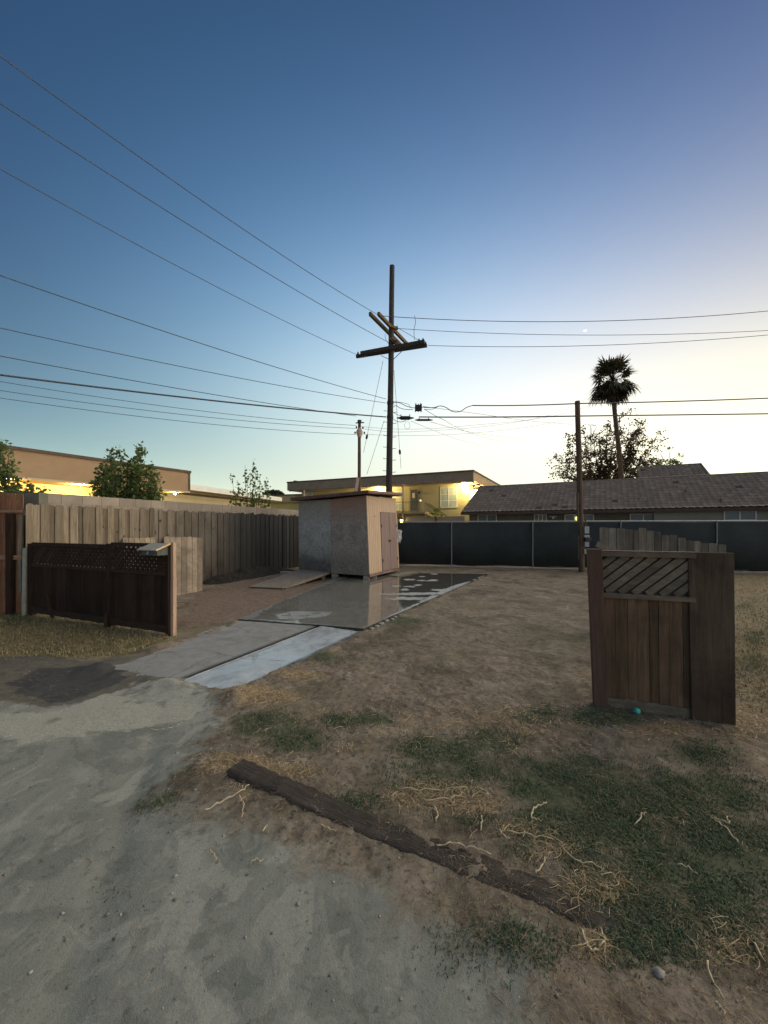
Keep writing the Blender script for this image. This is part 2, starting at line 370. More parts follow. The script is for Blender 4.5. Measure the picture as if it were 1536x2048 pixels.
def axis(lo, hi, c, s0, k):
    a = [c]; 
    while a[-1] < hi: a.append(a[-1]+s0+k*max(0, a[-1]-c))
    b = [c]
    while b[-1] > lo: b.append(b[-1]-s0-k*max(0, c-b[-1]))
    return np.array(sorted(b[1:])+a)
xs = np.concatenate([axis(-420, -1.6, -1.6, .02, .014)[:-1], np.arange(-1.6, 1.8, .014), axis(1.8, 420, 1.8, .02, .014)[1:]])
xs = np.unique(np.round(xs, 5))
ys = np.unique(np.round(np.concatenate([axis(-160, .9, .9, .03, .03)[:-1], np.arange(.9, 3.2, .013), axis(3.2, 900, 3.2, .014, .0085)[1:]]), 5))
GX, GY = np.meshgrid(xs, ys); gx = GX.ravel(); gy = GY.ravel()
def masks(gx, gy):
    near = (gx > -16) & (gx < 20) & (gy > -8) & (gy < 18)
    out = {}
    X = gx[near]; Y = gy[near]
    def put(a): r = np.zeros(gx.shape, np.float32); r[near] = a; return r
    out['gray'] = put(pmask(X, Y, P_GRAY, .26, 11)); out['pale'] = put(pmask(X, Y, P_PALE, .14)*(.3+.9*fbm(X, Y, 5)))
    out['dark'] = put(pmask(X, Y, P_DARK, .16, 9)); out['asph'] = put(pmask(X, Y, P_ASPH, .15))
    out['lawn'] = put(pmask(X, Y, P_LAWN, .12)); out['red'] = put(pmask(X, Y, P_RED, .3)); out['right'] = put(pmask(X, Y, P_RIGHT, .3))
    g = put(emask(X, Y, GREEN)); s = put(emask(X, Y, STRAW))
    bl = (X < .45-.35*(Y-1.28)) if False else None
    out['green'] = g*(1-.7*out['gray']); out['straw'] = s*(1-out['gray']*.8)
    return out
mk = masks(gx, gy)
gz = height(gx, gy)
far = (np.abs(gx) > 25) | (gy > 25); gz[far] = 0
V = np.stack([gx, gy, gz], 1)
nx, ny = len(xs), len(ys)
i = np.arange(nx-1)[None, :]+nx*np.arange(ny-1)[:, None]; i = i.ravel()
Fq = np.stack([i, i+1, i+1+nx, i+nx], 1)

def ground_mat():
    t = NT('ground_dirt'); w = t.co('World')
    a = t.attr('m_a'); b = t.attr('m_b'); c3 = t.attr('m_c')
    n1 = t.noise(w, 1.3, 6, .62, .5); n2 = t.noise(w, 9, 6, .68, .3); n3 = t.noise(w, 60, 5, .75); n4 = t.noise(w, 3.1, 5, .6, .8)
    ws = t.co('World', (1, .22, 1), (0, 0, R(-38))); n5 = t.noise(ws, 4, 6, .7, .5)
    def sharp(m, amt=.9, lo=.45, hi=.6):
        return t.map(t.math('ADD', m, t.math('MULTIPLY', t.math('SUBTRACT', n2, .5), amt)), lo, hi)
    brown = t.mix(t.map(n2, .3, .7), (.15, .118, .084), (.30, .248, .187))
    brown = t.mix(t.map(n4, .55, .72), brown, (.39, .33, .26))
    brown = t.mix(t.map(n1, .5, .62, 0, .75), brown, (.088, .072, .05))
    n6 = t.noise(w, .55, 5, .7, .6); n7 = t.noise(t.co('World', (1, .8, 1), (0, 0, R(20))), 2.2, 6, .72, 1.2)
    brown = t.mix(t.map(n7, .54, .60, 0, .5), brown, (.30, .25, .19)); brown = t.mix(t.map(n7, .40, .44, .55, 0), brown, (.10, .08, .055))
    brown = t.mix(t.map(n6, .5, .6, 0, .35), brown, (.17, .15, .085))
    red = t.mix(t.map(n2, .3, .7), (.17, .115, .085), (.28, .215, .165))
    base = t.mix(sharp(a[2]), brown, red)
    gray = t.mix(t.map(n5, .3, .7), (.20, .208, .178), (.275, .282, .245))
    gray = t.mix(t.map(n4, .56, .64, 0, .65), gray, (.34, .342, .292))
    gray = t.mix(t.map(n1, .5, .68, 0, .6), gray, (.165, .185, .16))
    gray = t.mix(t.map(n3, .56, .74, 0, .55), gray, (.11, .115, .10))
    n8 = t.noise(w, 1.9, 4, .5, 1.0); gray = t.mix(t.map(n8, .56, .575, 0, .5), gray, (.355, .355, .305)); gray = t.mix(t.map(n8, .40, .43, .45, 0), gray, (.14, .15, .13)); n9 = t.noise(w, 6.5, 5, .6, .8); gray = t.mix(t.map(n9, .58, .61, 0, .4), gray, (.34, .34, .29)); gray = t.mix(t.map(n9, .37, .41, .45, 0), gray, (.13, .14, .12))
    sp = t.noise(w, 24, 3, .6); base = t.mix(t.map(t.math('ADD', sp, t.math('MULTIPLY', n1, .3)), .72, .80, 0, .75), base, (.075, .07, .045)); base = t.mix(t.map(sp, .28, .36, .6, 0), base, (.36, .31, .235)); gray = t.mix(t.map(sp, .64, .70, 0, .6), gray, (.10, .10, .082))
    base = t.mix(sharp(a[0], 1.2, .15, .85), base, gray)
    base = t.mix(sharp(c3[0], .8), base, t.mix(t.map(n3, .4, .6), (.34, .335, .28), (.40, .39, .325)))
    asph = t.mix(t.map(n2, .3, .7), (.10, .095, .075), (.17, .16, .13))
    base = t.mix(sharp(c3[1], .8), base, asph)
    base = t.mix(sharp(a[1], .5), base, t.mix(n3, (.05, .05, .048), (.105, .10, .092)))
    lawn = t.mix(t.map(n2, .35, .65), (.15, .13, .07), (.32, .27, .15))
    base = t.mix(sharp(c3[2], .8), base, lawn)
    dry = t.mix(t.map(n2, .3, .7), (.20, .155, .09), (.38, .30, .175))
    base = t.mix(t.math('MULTIPLY', sharp(b[2], .8), .8), base, dry)
    base = t.mix(t.math('MULTIPLY', t.map(t.math('ADD', b[1], t.math('MULTIPLY', t.math('SUBTRACT', n3, .5), 1.2)), .3, .8), .75), base, (.30, .225, .13))
    base = t.mix(t.math('MULTIPLY', t.map(t.math('ADD', b[0], t.math('MULTIPLY', t.math('SUBTRACT', n3, .5), 1.0)), .3, .75), .8), base, t.mix(n3, (.052, .066, .036), (.11, .13, .07)))
    peb = t.noise(w, 170, 2, .6)
    base = t.mix(t.map(peb, .70, .76, 0, .6), base, (.42, .39, .33))
    base = t.mix(1.0, base, t.mix(n3, (.62,)*3, (1.38,)*3), 'MULTIPLY')
    h = t.math('ADD', t.math('MULTIPLY', n2, 1.0), t.math('MULTIPLY', n3, .45)); 
    nr = t.bump(h, .6, .011); nr = t.bump(peb, .5, .006, nr)
    wet = t.map(a[1], .3, .8, .95, .55)
    return t.out(base, wet, nr, 0, .2)
M['ground'] = ground_mat()
go = npmesh('ground', V, Fq, M['ground'], smooth=True); tag(go, kind='structure')
def setattr_col(me, name, r, g, b):
    at = me.color_attributes.new(name, 'FLOAT_COLOR', 'POINT')
    at.data.foreach_set('color', np.stack([r, g, b, np.ones_like(r)], 1).astype(np.float32).ravel())
setattr_col(go.data, 'm_a', mk['gray'], mk['dark'], mk['red'])
setattr_col(go.data, 'm_b', mk['green'], mk['straw'], mk['right'])
setattr_col(go.data, 'm_c', mk['pale'], mk['asph'], mk['lawn'])

# ------------------------------------------------------------------ concrete slabs
def concrete(name, c1, c2, wet=0.0, puddle=(.50, .58), puddle_scale=.9, stretch=(1, 1, 1), wetc=.55):
    t = NT(name); w = t.co('World'); n1 = t.noise(w, 1.1, 5, .6, .4); n2 = t.noise(w, 7, 6, .65, .2); n3 = t.noise(w, 80, 3, .7)
    c = t.mix(t.map(n2, .3, .7), c1, c2); c = t.mix(1.0, c, t.mix(n3, (.8,)*3, (1.2,)*3), 'MULTIPLY')
    vz = t.new('ShaderNodeTexVoronoi', feature='DISTANCE_TO_EDGE'); vz.inputs['Scale'].default_value = .75; va = t.new('ShaderNodeVectorMath', operation='ADD'); nz_ = t.new('ShaderNodeTexNoise'); nz_.inputs['Scale'].default_value = 2.5; t.link(w, nz_.inputs['Vector']); vs_ = t.new('ShaderNodeVectorMath', operation='SCALE'); vs_.inputs['Scale'].default_value = .5; t.link(nz_.outputs['Color'], vs_.inputs[0]); t.link(w, va.inputs[0]); t.link(vs_.outputs[0], va.inputs[1]); t.link(va.outputs[0], vz.inputs['Vector'])
    c = t.mix(t.map(vz.outputs['Distance'], .002, .009, .5, 0), c, (.07, .06, .05))
    c = t.mix(t.map(n1, .56, .70, 0, .6), c, (.15, .135, .11)); c = t.mix(t.map(t.noise(w, 3.2, 6, .72, .5), .56, .66, 0, .45), c, (.20, .175, .135))
    nb = t.bump(t.math('ADD', n3, n2), .25, .004)
    if wet:
        pn = t.noise(t.co('World', stretch, (0, 0, R(28))), puddle_scale, 4, .55, .3)
        pm = t.map(pn, puddle[0], puddle[1])
        c = t.mix(pm, c, t.mix(1.0, c, (wetc, wetc, wetc), 'MULTIPLY'))
        r = t.mix(pm, (.5,)*3, (.04,)*3)
        n = t.new('ShaderNodeBump'); n.inputs['Distance'].default_value = .003; t.link(n3, n.inputs['Height'])
        st = t.map(pm, 0, 1, .35, .0); t.link(st, n.inputs['Strength'])
        m = t.out(c, r, n.outputs[0], 0, .5); t.b.inputs['IOR'].default_value = 1.45
        return m
    return t.out(c, .8, nb, 0, .3)
M['slab_wet'] = concrete('wet_concrete', (.26, .245, .205), (.34, .32, .27), 1, (.34, .42), .8, (1, 1, 1), .62)
M['slab_strip'] = concrete('damp_pale_concrete', (.36, .40, .42), (.56, .60, .62), 1, (.38, .54), 1.6, (1, .5, 1), .80)
M['slab_dry'] = concrete('dry_concrete', (.235, .235, .225), (.32, .32, .305), 0)
M['slab_old'] = concrete('old_concrete', (.30, .28, .24), (.40, .38, .33), 0)
def slab(name, pts, top, thick, mat, jit=.012):
    pts = [Vector((p.x, p.y, 0)) for p in pts]
    # subdivide the rim so the edge can wander a little
    rim = []
    for a, b in zip(pts, pts[1:]+pts[:1]):
        n = max(2, int((b-a).length/.12)); nd = (b-a).normalized(); pr = Vector((nd.y, -nd.x, 0))
        for k in range(n):
            p = a.lerp(b, k/n)
            if k: p = p+pr*random.uniform(-jit, jit)
            rim.append(p)
    n = len(rim); cen = sum(rim, Vector())/n
    me = MB(); bot = [(p.x, p.y, top-thick) for p in rim]; tp = [(p.x, p.y, top-.012) for p in rim]
    ins = [tuple((p+(cen-p).normalized()*.012).xy)+(top,) for p in rim]
    me.poly(bot+tp+ins, [(i_, (i_+1) % n, n+(i_+1) % n, n+i_) for i_ in range(n)]+[(n+i_, n+(i_+1) % n, 2*n+(i_+1) % n, 2*n+i_) for i_ in range(n)]+[tuple(range(2*n, 3*n))])
    o = me.build(name, mat); tag(o, kind='structure'); return o
Z = slab_top
def qslab(name, A_, B_, C_, D_, top, thick, mat, n, m, wet=None):
    """a slab with corners A (near left), B (near right), C (far right), D (far left), its top a fine grid"""
    uu, vv = np.meshgrid(np.linspace(0, 1, n+1), np.linspace(0, 1, m+1)); uu = uu.ravel(); vv = vv.ravel()
    q_ = [np.array(p)[:2] for p in (A_, B_, C_, D_)]
    XY = (q_[0][None]*((1-uu)*(1-vv))[:, None]+q_[1][None]*(uu*(1-vv))[:, None]+q_[2][None]*(uu*vv)[:, None]+q_[3][None]*((1-uu)*vv)[:, None])
    edge = np.minimum(np.minimum(uu, 1-uu), np.minimum(vv, 1-vv)) == 0
    wob = (fbm(XY[:, 0], XY[:, 1], 4, 4)-.5)*.045; XY[:, 0] += wob*edge; XY[:, 1] += wob*edge
    Zt = np.full(len(XY), top)+.004*(fbm(XY[:, 0], XY[:, 1], 1.2, 2)-.5)-.008*edge
    Vv = np.concatenate([np.column_stack([XY, Zt]), np.column_stack([XY, np.full(len(XY), top-thick)])[edge]])
    idx = (np.arange(m)[:, None]*(n+1)+np.arange(n)[None]).ravel(); F_ = [np.stack([idx, idx+1, idx+n+2, idx+n+1], 1)]
    bot = {int(k): len(XY)+i_ for i_, k in enumerate(np.nonzero(edge)[0])}
    ring = [k for k in range(n)]+[n+(n+1)*k for k in range(m)]+[(n+1)*m+n-k for k in range(n)]+[(n+1)*(m-k) for k in range(m)]
    F_.append(np.array([(a_, bot[a_], bot[b2], b2) for a_, b2 in zip(ring, ring[1:]+ring[:1])])[:, ::-1])
    o = npmesh(name, Vv, np.concatenate(F_), mat); tag(o, kind='structure')
    if wet is not None:
        w1, w2, w3 = wet(Vv[:, 0], Vv[:, 1]); setattr_col(o.data, 'wet', w1, w2, w3)
    return o
def px_of(x, y, z): return 768+770*x/y, 1052-770*(z-CAMZ)/y
def wet_upper(x, y):
    mir = pmask(x, y, [tuple(G(a, b, Z))[:2] for a, b in [(700, 1160), (800, 1146), (800, 1190), (797, 1236), (738, 1262), (600, 1262), (520, 1245), (560, 1212), (640, 1185)]], .07, 9)
    dry = pmask(x, y, [tuple(G(a, b, Z))[:2] for a, b in [(548, 1230), (580, 1222), (665, 1223), (655, 1233), (600, 1238), (560, 1238)]], .06, 7)
    st = pmask(x, y, [tuple(G(a, b, Z))[:2] for a, b in [(735, 1262), (795, 1226), (850, 1196), (900, 1174), (952, 1157), (970, 1150), (985, 1150), (900, 1190), (800, 1240), (740, 1270)]], .05, 9)
    e = np.zeros_like(x)
    for cx, cy, rx, ry in [(820, 1188, 45, 2.5), (815, 1197, 40, 3.0), (809, 1179, 8, 1.8), (820, 1173, 12, 1.5), (836, 1170, 8, 1.5), (818, 1159, 11, 1.3), (865, 1161, 11, 2.0), (843, 1161, 8, 1.2), (868, 1148, 9, 1.3), (790, 1172, 10, 1.5), (862, 1187, 14, 2.4), (880, 1180, 18, 2.2), (800, 1150, 16, 1.3), (845, 1153, 7, 1)]:
        px, py = px_of(x, y, Z); q_ = 1.5-np.sqrt(((px-cx)/rx)**2+((py-cy)/ry)**2)+(fbm(x, y, 9, 3)-.5)*1.4; e = np.maximum(e, np.clip(q_, 0, 1))
    e = np.maximum(e, np.clip(dry*(.1+1.1*fbm(x, y, 8, 3)), 0, .6)); e = np.maximum(e, st*np.clip(2.6*fbm(x, y, 3.5, 4)-.5, 0, 1))
    lft = 1-pmask(x, y, [tuple(G(a, b, Z))[:2] for a, b in [(560, 1205), (700, 1152), (800, 1140), (1000, 1144), (980, 1170), (740, 1275), (600, 1262), (500, 1240)]], .12, 9)
    wet_ = np.clip(1-e-.8*lft, 0, 1)
    dark = np.clip(pmask(x, y, [tuple(G(a, b, Z))[:2] for a, b in [(800, 1147), (990, 1147), (975, 1152), (860, 1200), (800, 1226)]], .08, 9), 0, 1)  # darker where the dark fence mirrors, its reflection put into the colour
    return wet_.astype(np.float32), dark.astype(np.float32), e.astype(np.float32)
def wet_mat():
    t = NT('wet_slab'); w = t.co('World'); n2 = t.noise(w, 7, 6, .65, .2); n3 = t.noise(w, 80, 3, .7); n1 = t.noise(w, 1.6, 5, .6, .4); a_ = t.attr('wet')
    c = t.mix(t.map(n2, .3, .7), (.155, .15, .13), (.225, .218, .192)); c = t.mix(t.map(n1, .45, .7, 0, .5), c, (.125, .115, .093)); c = t.mix(a_[1], c, t.mix(n3, (.07, .066, .057), (.105, .10, .088)))
    c = t.mix(1.0, c, t.mix(n3, (.8,)*3, (1.2,)*3), 'MULTIPLY')
    c = t.mix(t.map(t.math('ADD', a_[2], t.math('MULTIPLY', t.math('SUBTRACT', n2, .5), .6)), .15, .85), c, t.mix(n2, (.30, .31, .29), (.44, .45, .43)))
    r = t.mix(t.map(a_[0], .35, .6), (.55,)*3, (.045,)*3); n = t.new('ShaderNodeBump'); n.inputs['Distance'].default_value = .003; t.link(n3, n.inputs['Height']); t.link(t.map(a_[0], .35, .6, .5, 0), n.inputs['Strength'])
    m = t.out(c, r, n.outputs[0], 0, .5); return m
qslab('pavement', G(478, 1237, Z), G(728, 1256, Z), G(976, 1148, Z), G(700, 1143, Z), Z, .16, wet_mat(), 130, 230, wet_upper)
qslab('path', G(352, 1364, .04), G(462, 1385, .04), G(722, 1262, .04), G(642, 1251, .04), .04, .14, M['slab_strip'], 14, 50)
qslab('pavement', G(190, 1336, .03), G(344, 1363, .03), G(634, 1251, .03), G(476, 1240, .03), .03, .14, M['slab_dry'], 24, 50)
b = MB()
c0 = G(735, 1258, .01); c1 = G(800, 1228, .01); k = 0
while k < 7:
    p = c0.lerp(c1, k/7)+Vector((.05+random.uniform(-.02, .02), random.uniform(-.03, .03), random.uniform(-.012, .002))); q = p+(c1-c0)*random.uniform(.06, .12)+Vector((random.uniform(-.02, .02), 0, 0)); b.beam(p, q, .06, .045); k += 1
o_ = b.build('kerb', M['slab_dry'], bevel=.008); tag(o_, kind='structure')

# ------------------------------------------------------------------ shed
T = Frame((-.446, 11.45), (-.883, .469), (-.469, -.883))      # left (grey) wall: u towards the left back
def shed():
    root = thing('garden_shed', 'plywood shed with grey and reddish side wall, tan front and mauve double doors', 'shed', (-.446, 11.45, 0))
    th = .03; W, Dp = 2.67, 2.01; bz = .19
    def osb(name, c1, c2, top, stain):
        t = NT(name); co = t.co('Object'); v = t.new('ShaderNodeTexVoronoi'); v.inputs['Scale'].default_value = 26; t.link(co, v.inputs['Vector'])
        n = t.noise(co, 3.2, 5, .65, .5); n2 = t.noise(co, 40, 3, .7); s = t.new('ShaderNodeSeparateXYZ'); t.link(co, s.inputs[0])
        c = t.mix(t.map(n, .35, .65), c1, c2)
        c = t.mix(1.0, c, t.mix(v.outputs['Color'], (.75,)*3, (1.3,)*3), 'MULTIPLY')
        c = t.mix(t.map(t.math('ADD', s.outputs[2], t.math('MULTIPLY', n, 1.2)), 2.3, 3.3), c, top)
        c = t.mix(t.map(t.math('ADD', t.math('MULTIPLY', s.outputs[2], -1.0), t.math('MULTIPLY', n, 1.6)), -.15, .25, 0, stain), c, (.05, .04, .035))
        c = t.mix(t.map(n2, .70, .78, 0, .7), c, (.33, .32, .29))
        return t.out(c, .9, t.bump(t.math('ADD', v.outputs['Distance'], n2), .4, .008), 0, .15)
    m1 = osb('grey_painted_strandboard', (.30, .305, .285), (.43, .435, .405), (.24, .235, .20), .7)
    m2 = osb('reddish_strandboard', (.27, .245, .205), (.38, .35, .30), (.32, .165, .12), .25)
    def panel(name, fr_u0, fr_u1, n0, mat, z0, z1, tz0=0, lean=0):
        g = MB(); nseg = 6
        T.box(g, fr_u0, fr_u1, n0, n0+.02, z0, z1)
        return g.build(name, mat, root)
    us = T.u(662, 0)
    lean = .11
    def wallp(name, u0, u1, n0, n1, z0, z1a, z1b, mat, l0=0, l1=0):
        g = MB(); g.box8([T.p(u0+l0*0, n0, z0), T.p(u1, n0, z0), T.p(u1, n1, z0), T.p(u0, n1, z0), T.p(u0+l0, n0, z1a), T.p(u1+l1, n0, z1b), T.p(u1+l1, n1, z1b), T.p(u0+l0, n1, z1a)])
        return g.build(name, mat, root)
    wallp('side_panel', us+.004, W, 0, -.02, bz+.02, 2.49, 2.47, m1, .03, .02)
    wallp('side_panel', 0, us, .004, -.018, bz-.02, 2.56, 2.49, m2, lean, .03)
    # front face: runs along -n of T from the corner
    def fr(u, d, z): return T.p(-d, -u, z)            # u along the front (towards the back), d proud of it
    tan = NT('tan_grooved_plywood'); co = tan.co('Object'); n = tan.noise(tan.co('Object', (1, 1, .08)), 20, 5, .65, .4); nn = tan.noise(co, 1.5, 4, .6)
    cc_ = tan.mix(tan.map(n, .3, .7), (.50, .37, .27), (.64, .49, .37)); cc_ = tan.mix(tan.map(nn, .5, .75, 0, .35), cc_, (.5, .30, .17))
    tanm = tan.out(cc_, .8, tan.bump(n, .3, .004), 0, .2)
    mauve = NT('mauve_painted_door'); co = mauve.co('Object'); n = mauve.noise(mauve.co('Object', (1, 1, .15)), 12, 5, .65, .4)
    cc_ = mauve.mix(mauve.map(n, .3, .7), (.23, .165, .155), (.30, .225, .21)); cc_ = mauve.mix(mauve.map(mauve.noise(co, 30, 2, .5), .72, .76), cc_, (.5, .45, .42))
    mauvem = mauve.out(cc_, .7, mauve.bump(n, .3, .004), 0, .25)
    def fpan(mb, u0, u1, d0, d1, z0, z1, s0=0, s1=0):
        a_ = T.u_*(lean*(z0-bz)/2.37); b_ = T.u_*(lean*(z1-bz)/2.37)
        mb.box8([fr(u0, d0, z0)+a_, fr(u1, d0, z0)+a_, fr(u1, d1, z0)+a_, fr(u0, d1, z0)+a_, fr(u0, d0, z1)+b_, fr(u1, d0, z1)+b_, fr(u1, d1, z1)+b_, fr(u0, d1, z1)+b_])
        return mb
    S = lean
    g = MB(); k = 7
    for j in range(k):                                 # grooved sheet: narrow strips with v-gaps
        a = .0+j*.80/k; fpan(g, a+.004, a+.80/k-.006, 0, .022, bz+.03, 2.56, S)
    fpan(g, 0, .80, -.004, .010, bz+.03, 2.56, S)
    g.build('front_panel', tanm, root)
    g = MB(); zt = 2.10
    for j in range(10):
        a = .80+j*1.18/10; fpan(g, a+.004, a+.118-.006, 0, .022, zt, 2.58, S)
    fpan(g, .80, 1.98, -.004, .010, zt, 2.58, S)
    g.build('header_panel', tanm, root)
    Sd = S*(zt-bz)/(2.56-bz)
    g = fpan(MB(), 1.93, 2.01, 0, .03, bz-.03, zt, Sd); g.build('corner_trim', M['pale_wood'], root)
    for a0, a1 in ((.815, 1.385), (1.40, 1.925)):
        g = MB(); fpan(g, a0, a1, .012, .034, bz+.04, zt-.008, Sd)
        dr = g.build('door', mauvem, root)
        hz = []
        for z_ in (.55, 1.65):
            h = MB(); uu = a0+.03 if a0 < 1 else a1-.03
            q = fr(uu, .036, z_)+T.u_*(Sd*(z_-bz)/(zt-bz)); h.beam(q-Vector((0, 0, .05)), q+Vector((0, 0, .05)), .05, .012, T.u_); h.build('hinge', M['iron'], dr)
    q = fr(1.38, .045, 1.18)+T.u_*(Sd*.5); h = MB(); h.beam(q-T.n_*.05, q+T.n_*.10, .03, .035); h.beam(q+Vector((0, 0, -.07)), q, .045, .02, T.u_); h.build('latch', M['iron'], root)
    for dx, z_, c_ in ((.35, 1.95, 0),):
        q = fr(dx+.1, .025, z_)+T.u_*(S*(z_-bz)/2.37); h = MB(); h.beam(q-T.n_*.06, q+T.n_*.06, .015, .012); h.build('latch', M['iron'], root)
    # base rails and floor
    g = fpan(MB(), -.01, 2.03, -.02, .035, bz-.055, bz+.03); g.build('sill', wood('mauve_sill', (.2, .12, .11), (.32, .22, .2), 'Y'), root)
    g = MB(); T.box(g, .02, W-.02, -.03, -Dp, bz-.03, bz+.01); g.build('floor_frame', M['gate_back'], root)
    g = MB(); T.box(g, .1, W, -Dp+.02, -Dp, bz, 2.6); T.box(g, W-.02, W, -.02, -Dp+.02, bz, 2.5); g.build('rear_panel', m1, root)
    # roof
    tl, tc_, tr = 2.58, 2.70, 2.79; o_ = .16; th = .10
    A = T.p(-o_+.10, o_, 0); B = T.p(W+.22, o_, 0); C_ = T.p(W+.22, -Dp-o_, 0); D_ = T.p(-o_+.10, -Dp-o_, 0)
    zz = [tc_, tl, tl+.1, tr]
    g = MB(); g.box8([Vector((p.x, p.y, z_-th)) for p, z_ in zip((A, B, C_, D_), zz)]+[Vector((p.x, p.y, z_)) for p, z_ in zip((A, B, C_, D_), zz)])
    g.build('roof', wood('roof_boards', (.10, .07, .06), (.2, .145, .125), 'X', .1), root, bevel=.006)
    g = MB()
    ai = T.p(-o_+.10, o_+.012, 0)
    g.beam(Vector((D_.x, D_.y, zz[3]-.035))-T.u_*.012, Vector((A.x, A.y, zz[0]-.035))-T.u_*.012, .022, .075)
    g.build('fascia', wood('mauve_fascia', (.22, .14, .12), (.34, .24, .21), 'Y'), root)
    g = MB()
    for p0, w_ in ((T.p(.12, -.06, 0), 1), (T.p(-.02+.1, -.42, 0), 1), (T.p(1.3, -.1, 0), 1), (T.p(.1, -1.85, 0), 1), (T.p(2.5, -.1, 0), 1)):
        g.box(p0.x-.10, p0.x+.10, p0.y-.09, p0.y+.09, -.03, bz-.031)
    g.each('foundation_block', noisy('cinder_block', (.22, .2, .17), (.33, .3, .26), 6), root, bevel=.008)
    return root
shed()
# ramp
g = MB()
a, b_, c_, d_ = Vector((-2.62, 9.94, .05)), Vector((-3.58, 10.2, .05)), Vector((-2.77, 12.62, .235)), Vector((-1.70, 12.02, .215))
t_ = Vector((0, 0, .022))
rp = thing('plywood_ramp', 'weathered grey plywood ramp rising from the dirt to the grey shed wall', 'ramp', (-2.6, 10.6, 0))
g.box8([a-t_, d_-t_, c_-t_, b_-t_, a, d_, c_, b_]); g.build('deck', wood('ramp_ply', (.20, .175, .145), (.32, .285, .24), 'Y', .05, knots=.4, dark=(.12, .09, .07)), rp)
for f in (.45, .9):
    p = a.lerp(d_, f); q = b_.lerp(c_, f)
    g = MB(); g.box(p.x-.12, p.x-.03, p.y, p.y+.08, -.02, p.z-.025); g.box(q.x+.1, q.x+.19, q.y, q.y+.08, -.02, q.z-.025); g.each('leg', M['grey_wood'], rp)
g = MB(); g.beam(a.lerp(d_, .05)-t_*1.8, d_-t_*1.8, .04, .035); g.beam(b_.lerp(c_, .05)-t_*1.8+Vector((.05, 0, 0)), c_-t_*1.8, .04, .035); g.each('stringer', M['grey_wood'], rp)
p = G(760, 1150, .07)
g = MB(); g.beam(Vector((.28, 12.15, .075)), Vector((1.05, 13.3, .075)), .34, .025); 
tag(g.build('plank', M['grey_wood'], loc=(.6, 12.7, .06)), 'grey plank lying on the slab beside the mauve doors', 'plank')
g = MB(); p = P(592, 1138, 12.9); g.beam(Vector((-2.98, 12.25, .10)), Vector((-3.28, 12.4, .10)), .2, .19)
tag(g.build('cinder_block', noisy('pale_block', (.26, .25, .23), (.36, .35, .32), 6), loc=(-3.1, 12.3, 0), bevel=.01), 'pale cinder block at the foot of the grey shed wall', 'block')
# white rag on the far corner
g = MB(); q = T.p(-.05, -2.04, 0)
n_ = 9
rag = []
for i_ in range(6):
    for j in range(4):
        rag.append((q.x-.10+.055*j+.02*math.sin(i_*1.7+j)-.01*i_*(j == 3), q.y+.03*math.sin(j*2.1+i_), 1.5-.085*i_+.03*math.sin(j*1.3)))
g.poly(rag, [(i_*4+j, i_*4+j+1, i_*4+j+5, i_*4+j+4) for i_ in range(5) for j in range(3)])
o = g.build('rag', noisy('white_cloth', (.6, .6, .58), (.75, .75, .73), 6), loc=(q.x, q.y, 1.1)); tag(o, 'white rag hanging on the far corner of the shed beside its door', 'rag')
sm = o.modifiers.new('solid', 'SOLIDIFY'); sm.thickness = .01

# ------------------------------------------------------------------ left fences and block wall
FU = Vector((.363, .932, 0)); FN = Vector((.932, -.363, 0))
PF = Frame((-6.7, 7.2), FU, FN)
def picket(mb, fr, u0, w, n0, th, z0, z1, ear=.03, jit=.0):
    u1 = u0+w
    prof = [(u0, z0), (u1, z0), (u1, z1-ear*1.3), (u1-ear, z1-ear*.25), (u0+w/2, z1), (u0+ear, z1-ear*.25), (u0, z1-ear*1.3)]
    n = len(prof); f0 = [fr.p(u, n0, z) for u, z in prof]; f1 = [fr.p(u, n0+th, z) for u, z in prof]
    mb.poly(f0+f1, [tuple(range(n)), tuple(range(2*n-1, n-1, -1))]+[(i_, n+i_, n+(i_+1) % n, (i_+1) % n) for i_ in range(n)])
wf = thing('picket_fence', 'long weathered board fence, tan at the near end and blackened towards the shed', 'fence', (-6.7, 7.2, 0))
g = MB(); u = 0.0; k = 0
while u < 9.6:
    w = random.uniform(.125, .15); back = (k % 2)
    picket(g, PF, u, w, -.012-.020*back+random.uniform(-.004, .004), .016, -.03, 2.09+random.uniform(-.035, .02)-.02*back, .03)
    u += w*.90; k += 1
g.build('board_panel', M['picket'], wf)
g = MB()
for z_ in (.35, 1.15, 1.85): PF.box(g, 0, 9.6, -.075, -.036, z_, z_+.09)
g.each('rail', M['grey_wood'], wf)
def block_mat():
    t = NT('concrete_block_wall'); co = t.co('Object', (1, 1, 1), (R(90), 0, R(0)))
    n = t.noise(t.co('Object'), 3, 5, .6); n2 = t.noise(t.co('Object'), 60, 3, .7)
    c = t.mix(t.map(n, .3, .7), (.27, .235, .20), (.36, .315, .27)); c = t.mix(1.0, c, t.mix(n2, (.8,)*3, (1.2,)*3), 'MULTIPLY')
    c = t.mix(1.0, c, t.mix(t.island(), (.85,)*3, (1.15,)*3), 'MULTIPLY')
    return t.out(c, .92, t.bump(n2, .4, .005), 0, .15)
M['block'] = block_mat()
bw = thing('block_wall', 'grey concrete block wall rising just above the long board fence', 'wall', (-6.9, 7.1, 0))
g = MB()
for row in range(12):
    z0 = 2.31-.2*(row+1)
    if z0 < 1.2: break
    off = .2*(row % 2); u = .30-off
    while u < 10.5:
        PF.box(g, max(u+.004, .30), u+.396, -.42, -.22, z0+.004, z0+.196); u += .4
PF.box(g, .31, 10.8, -.412, -.228, -.1, 2.305)
g.build('masonry', M['block'], bw)
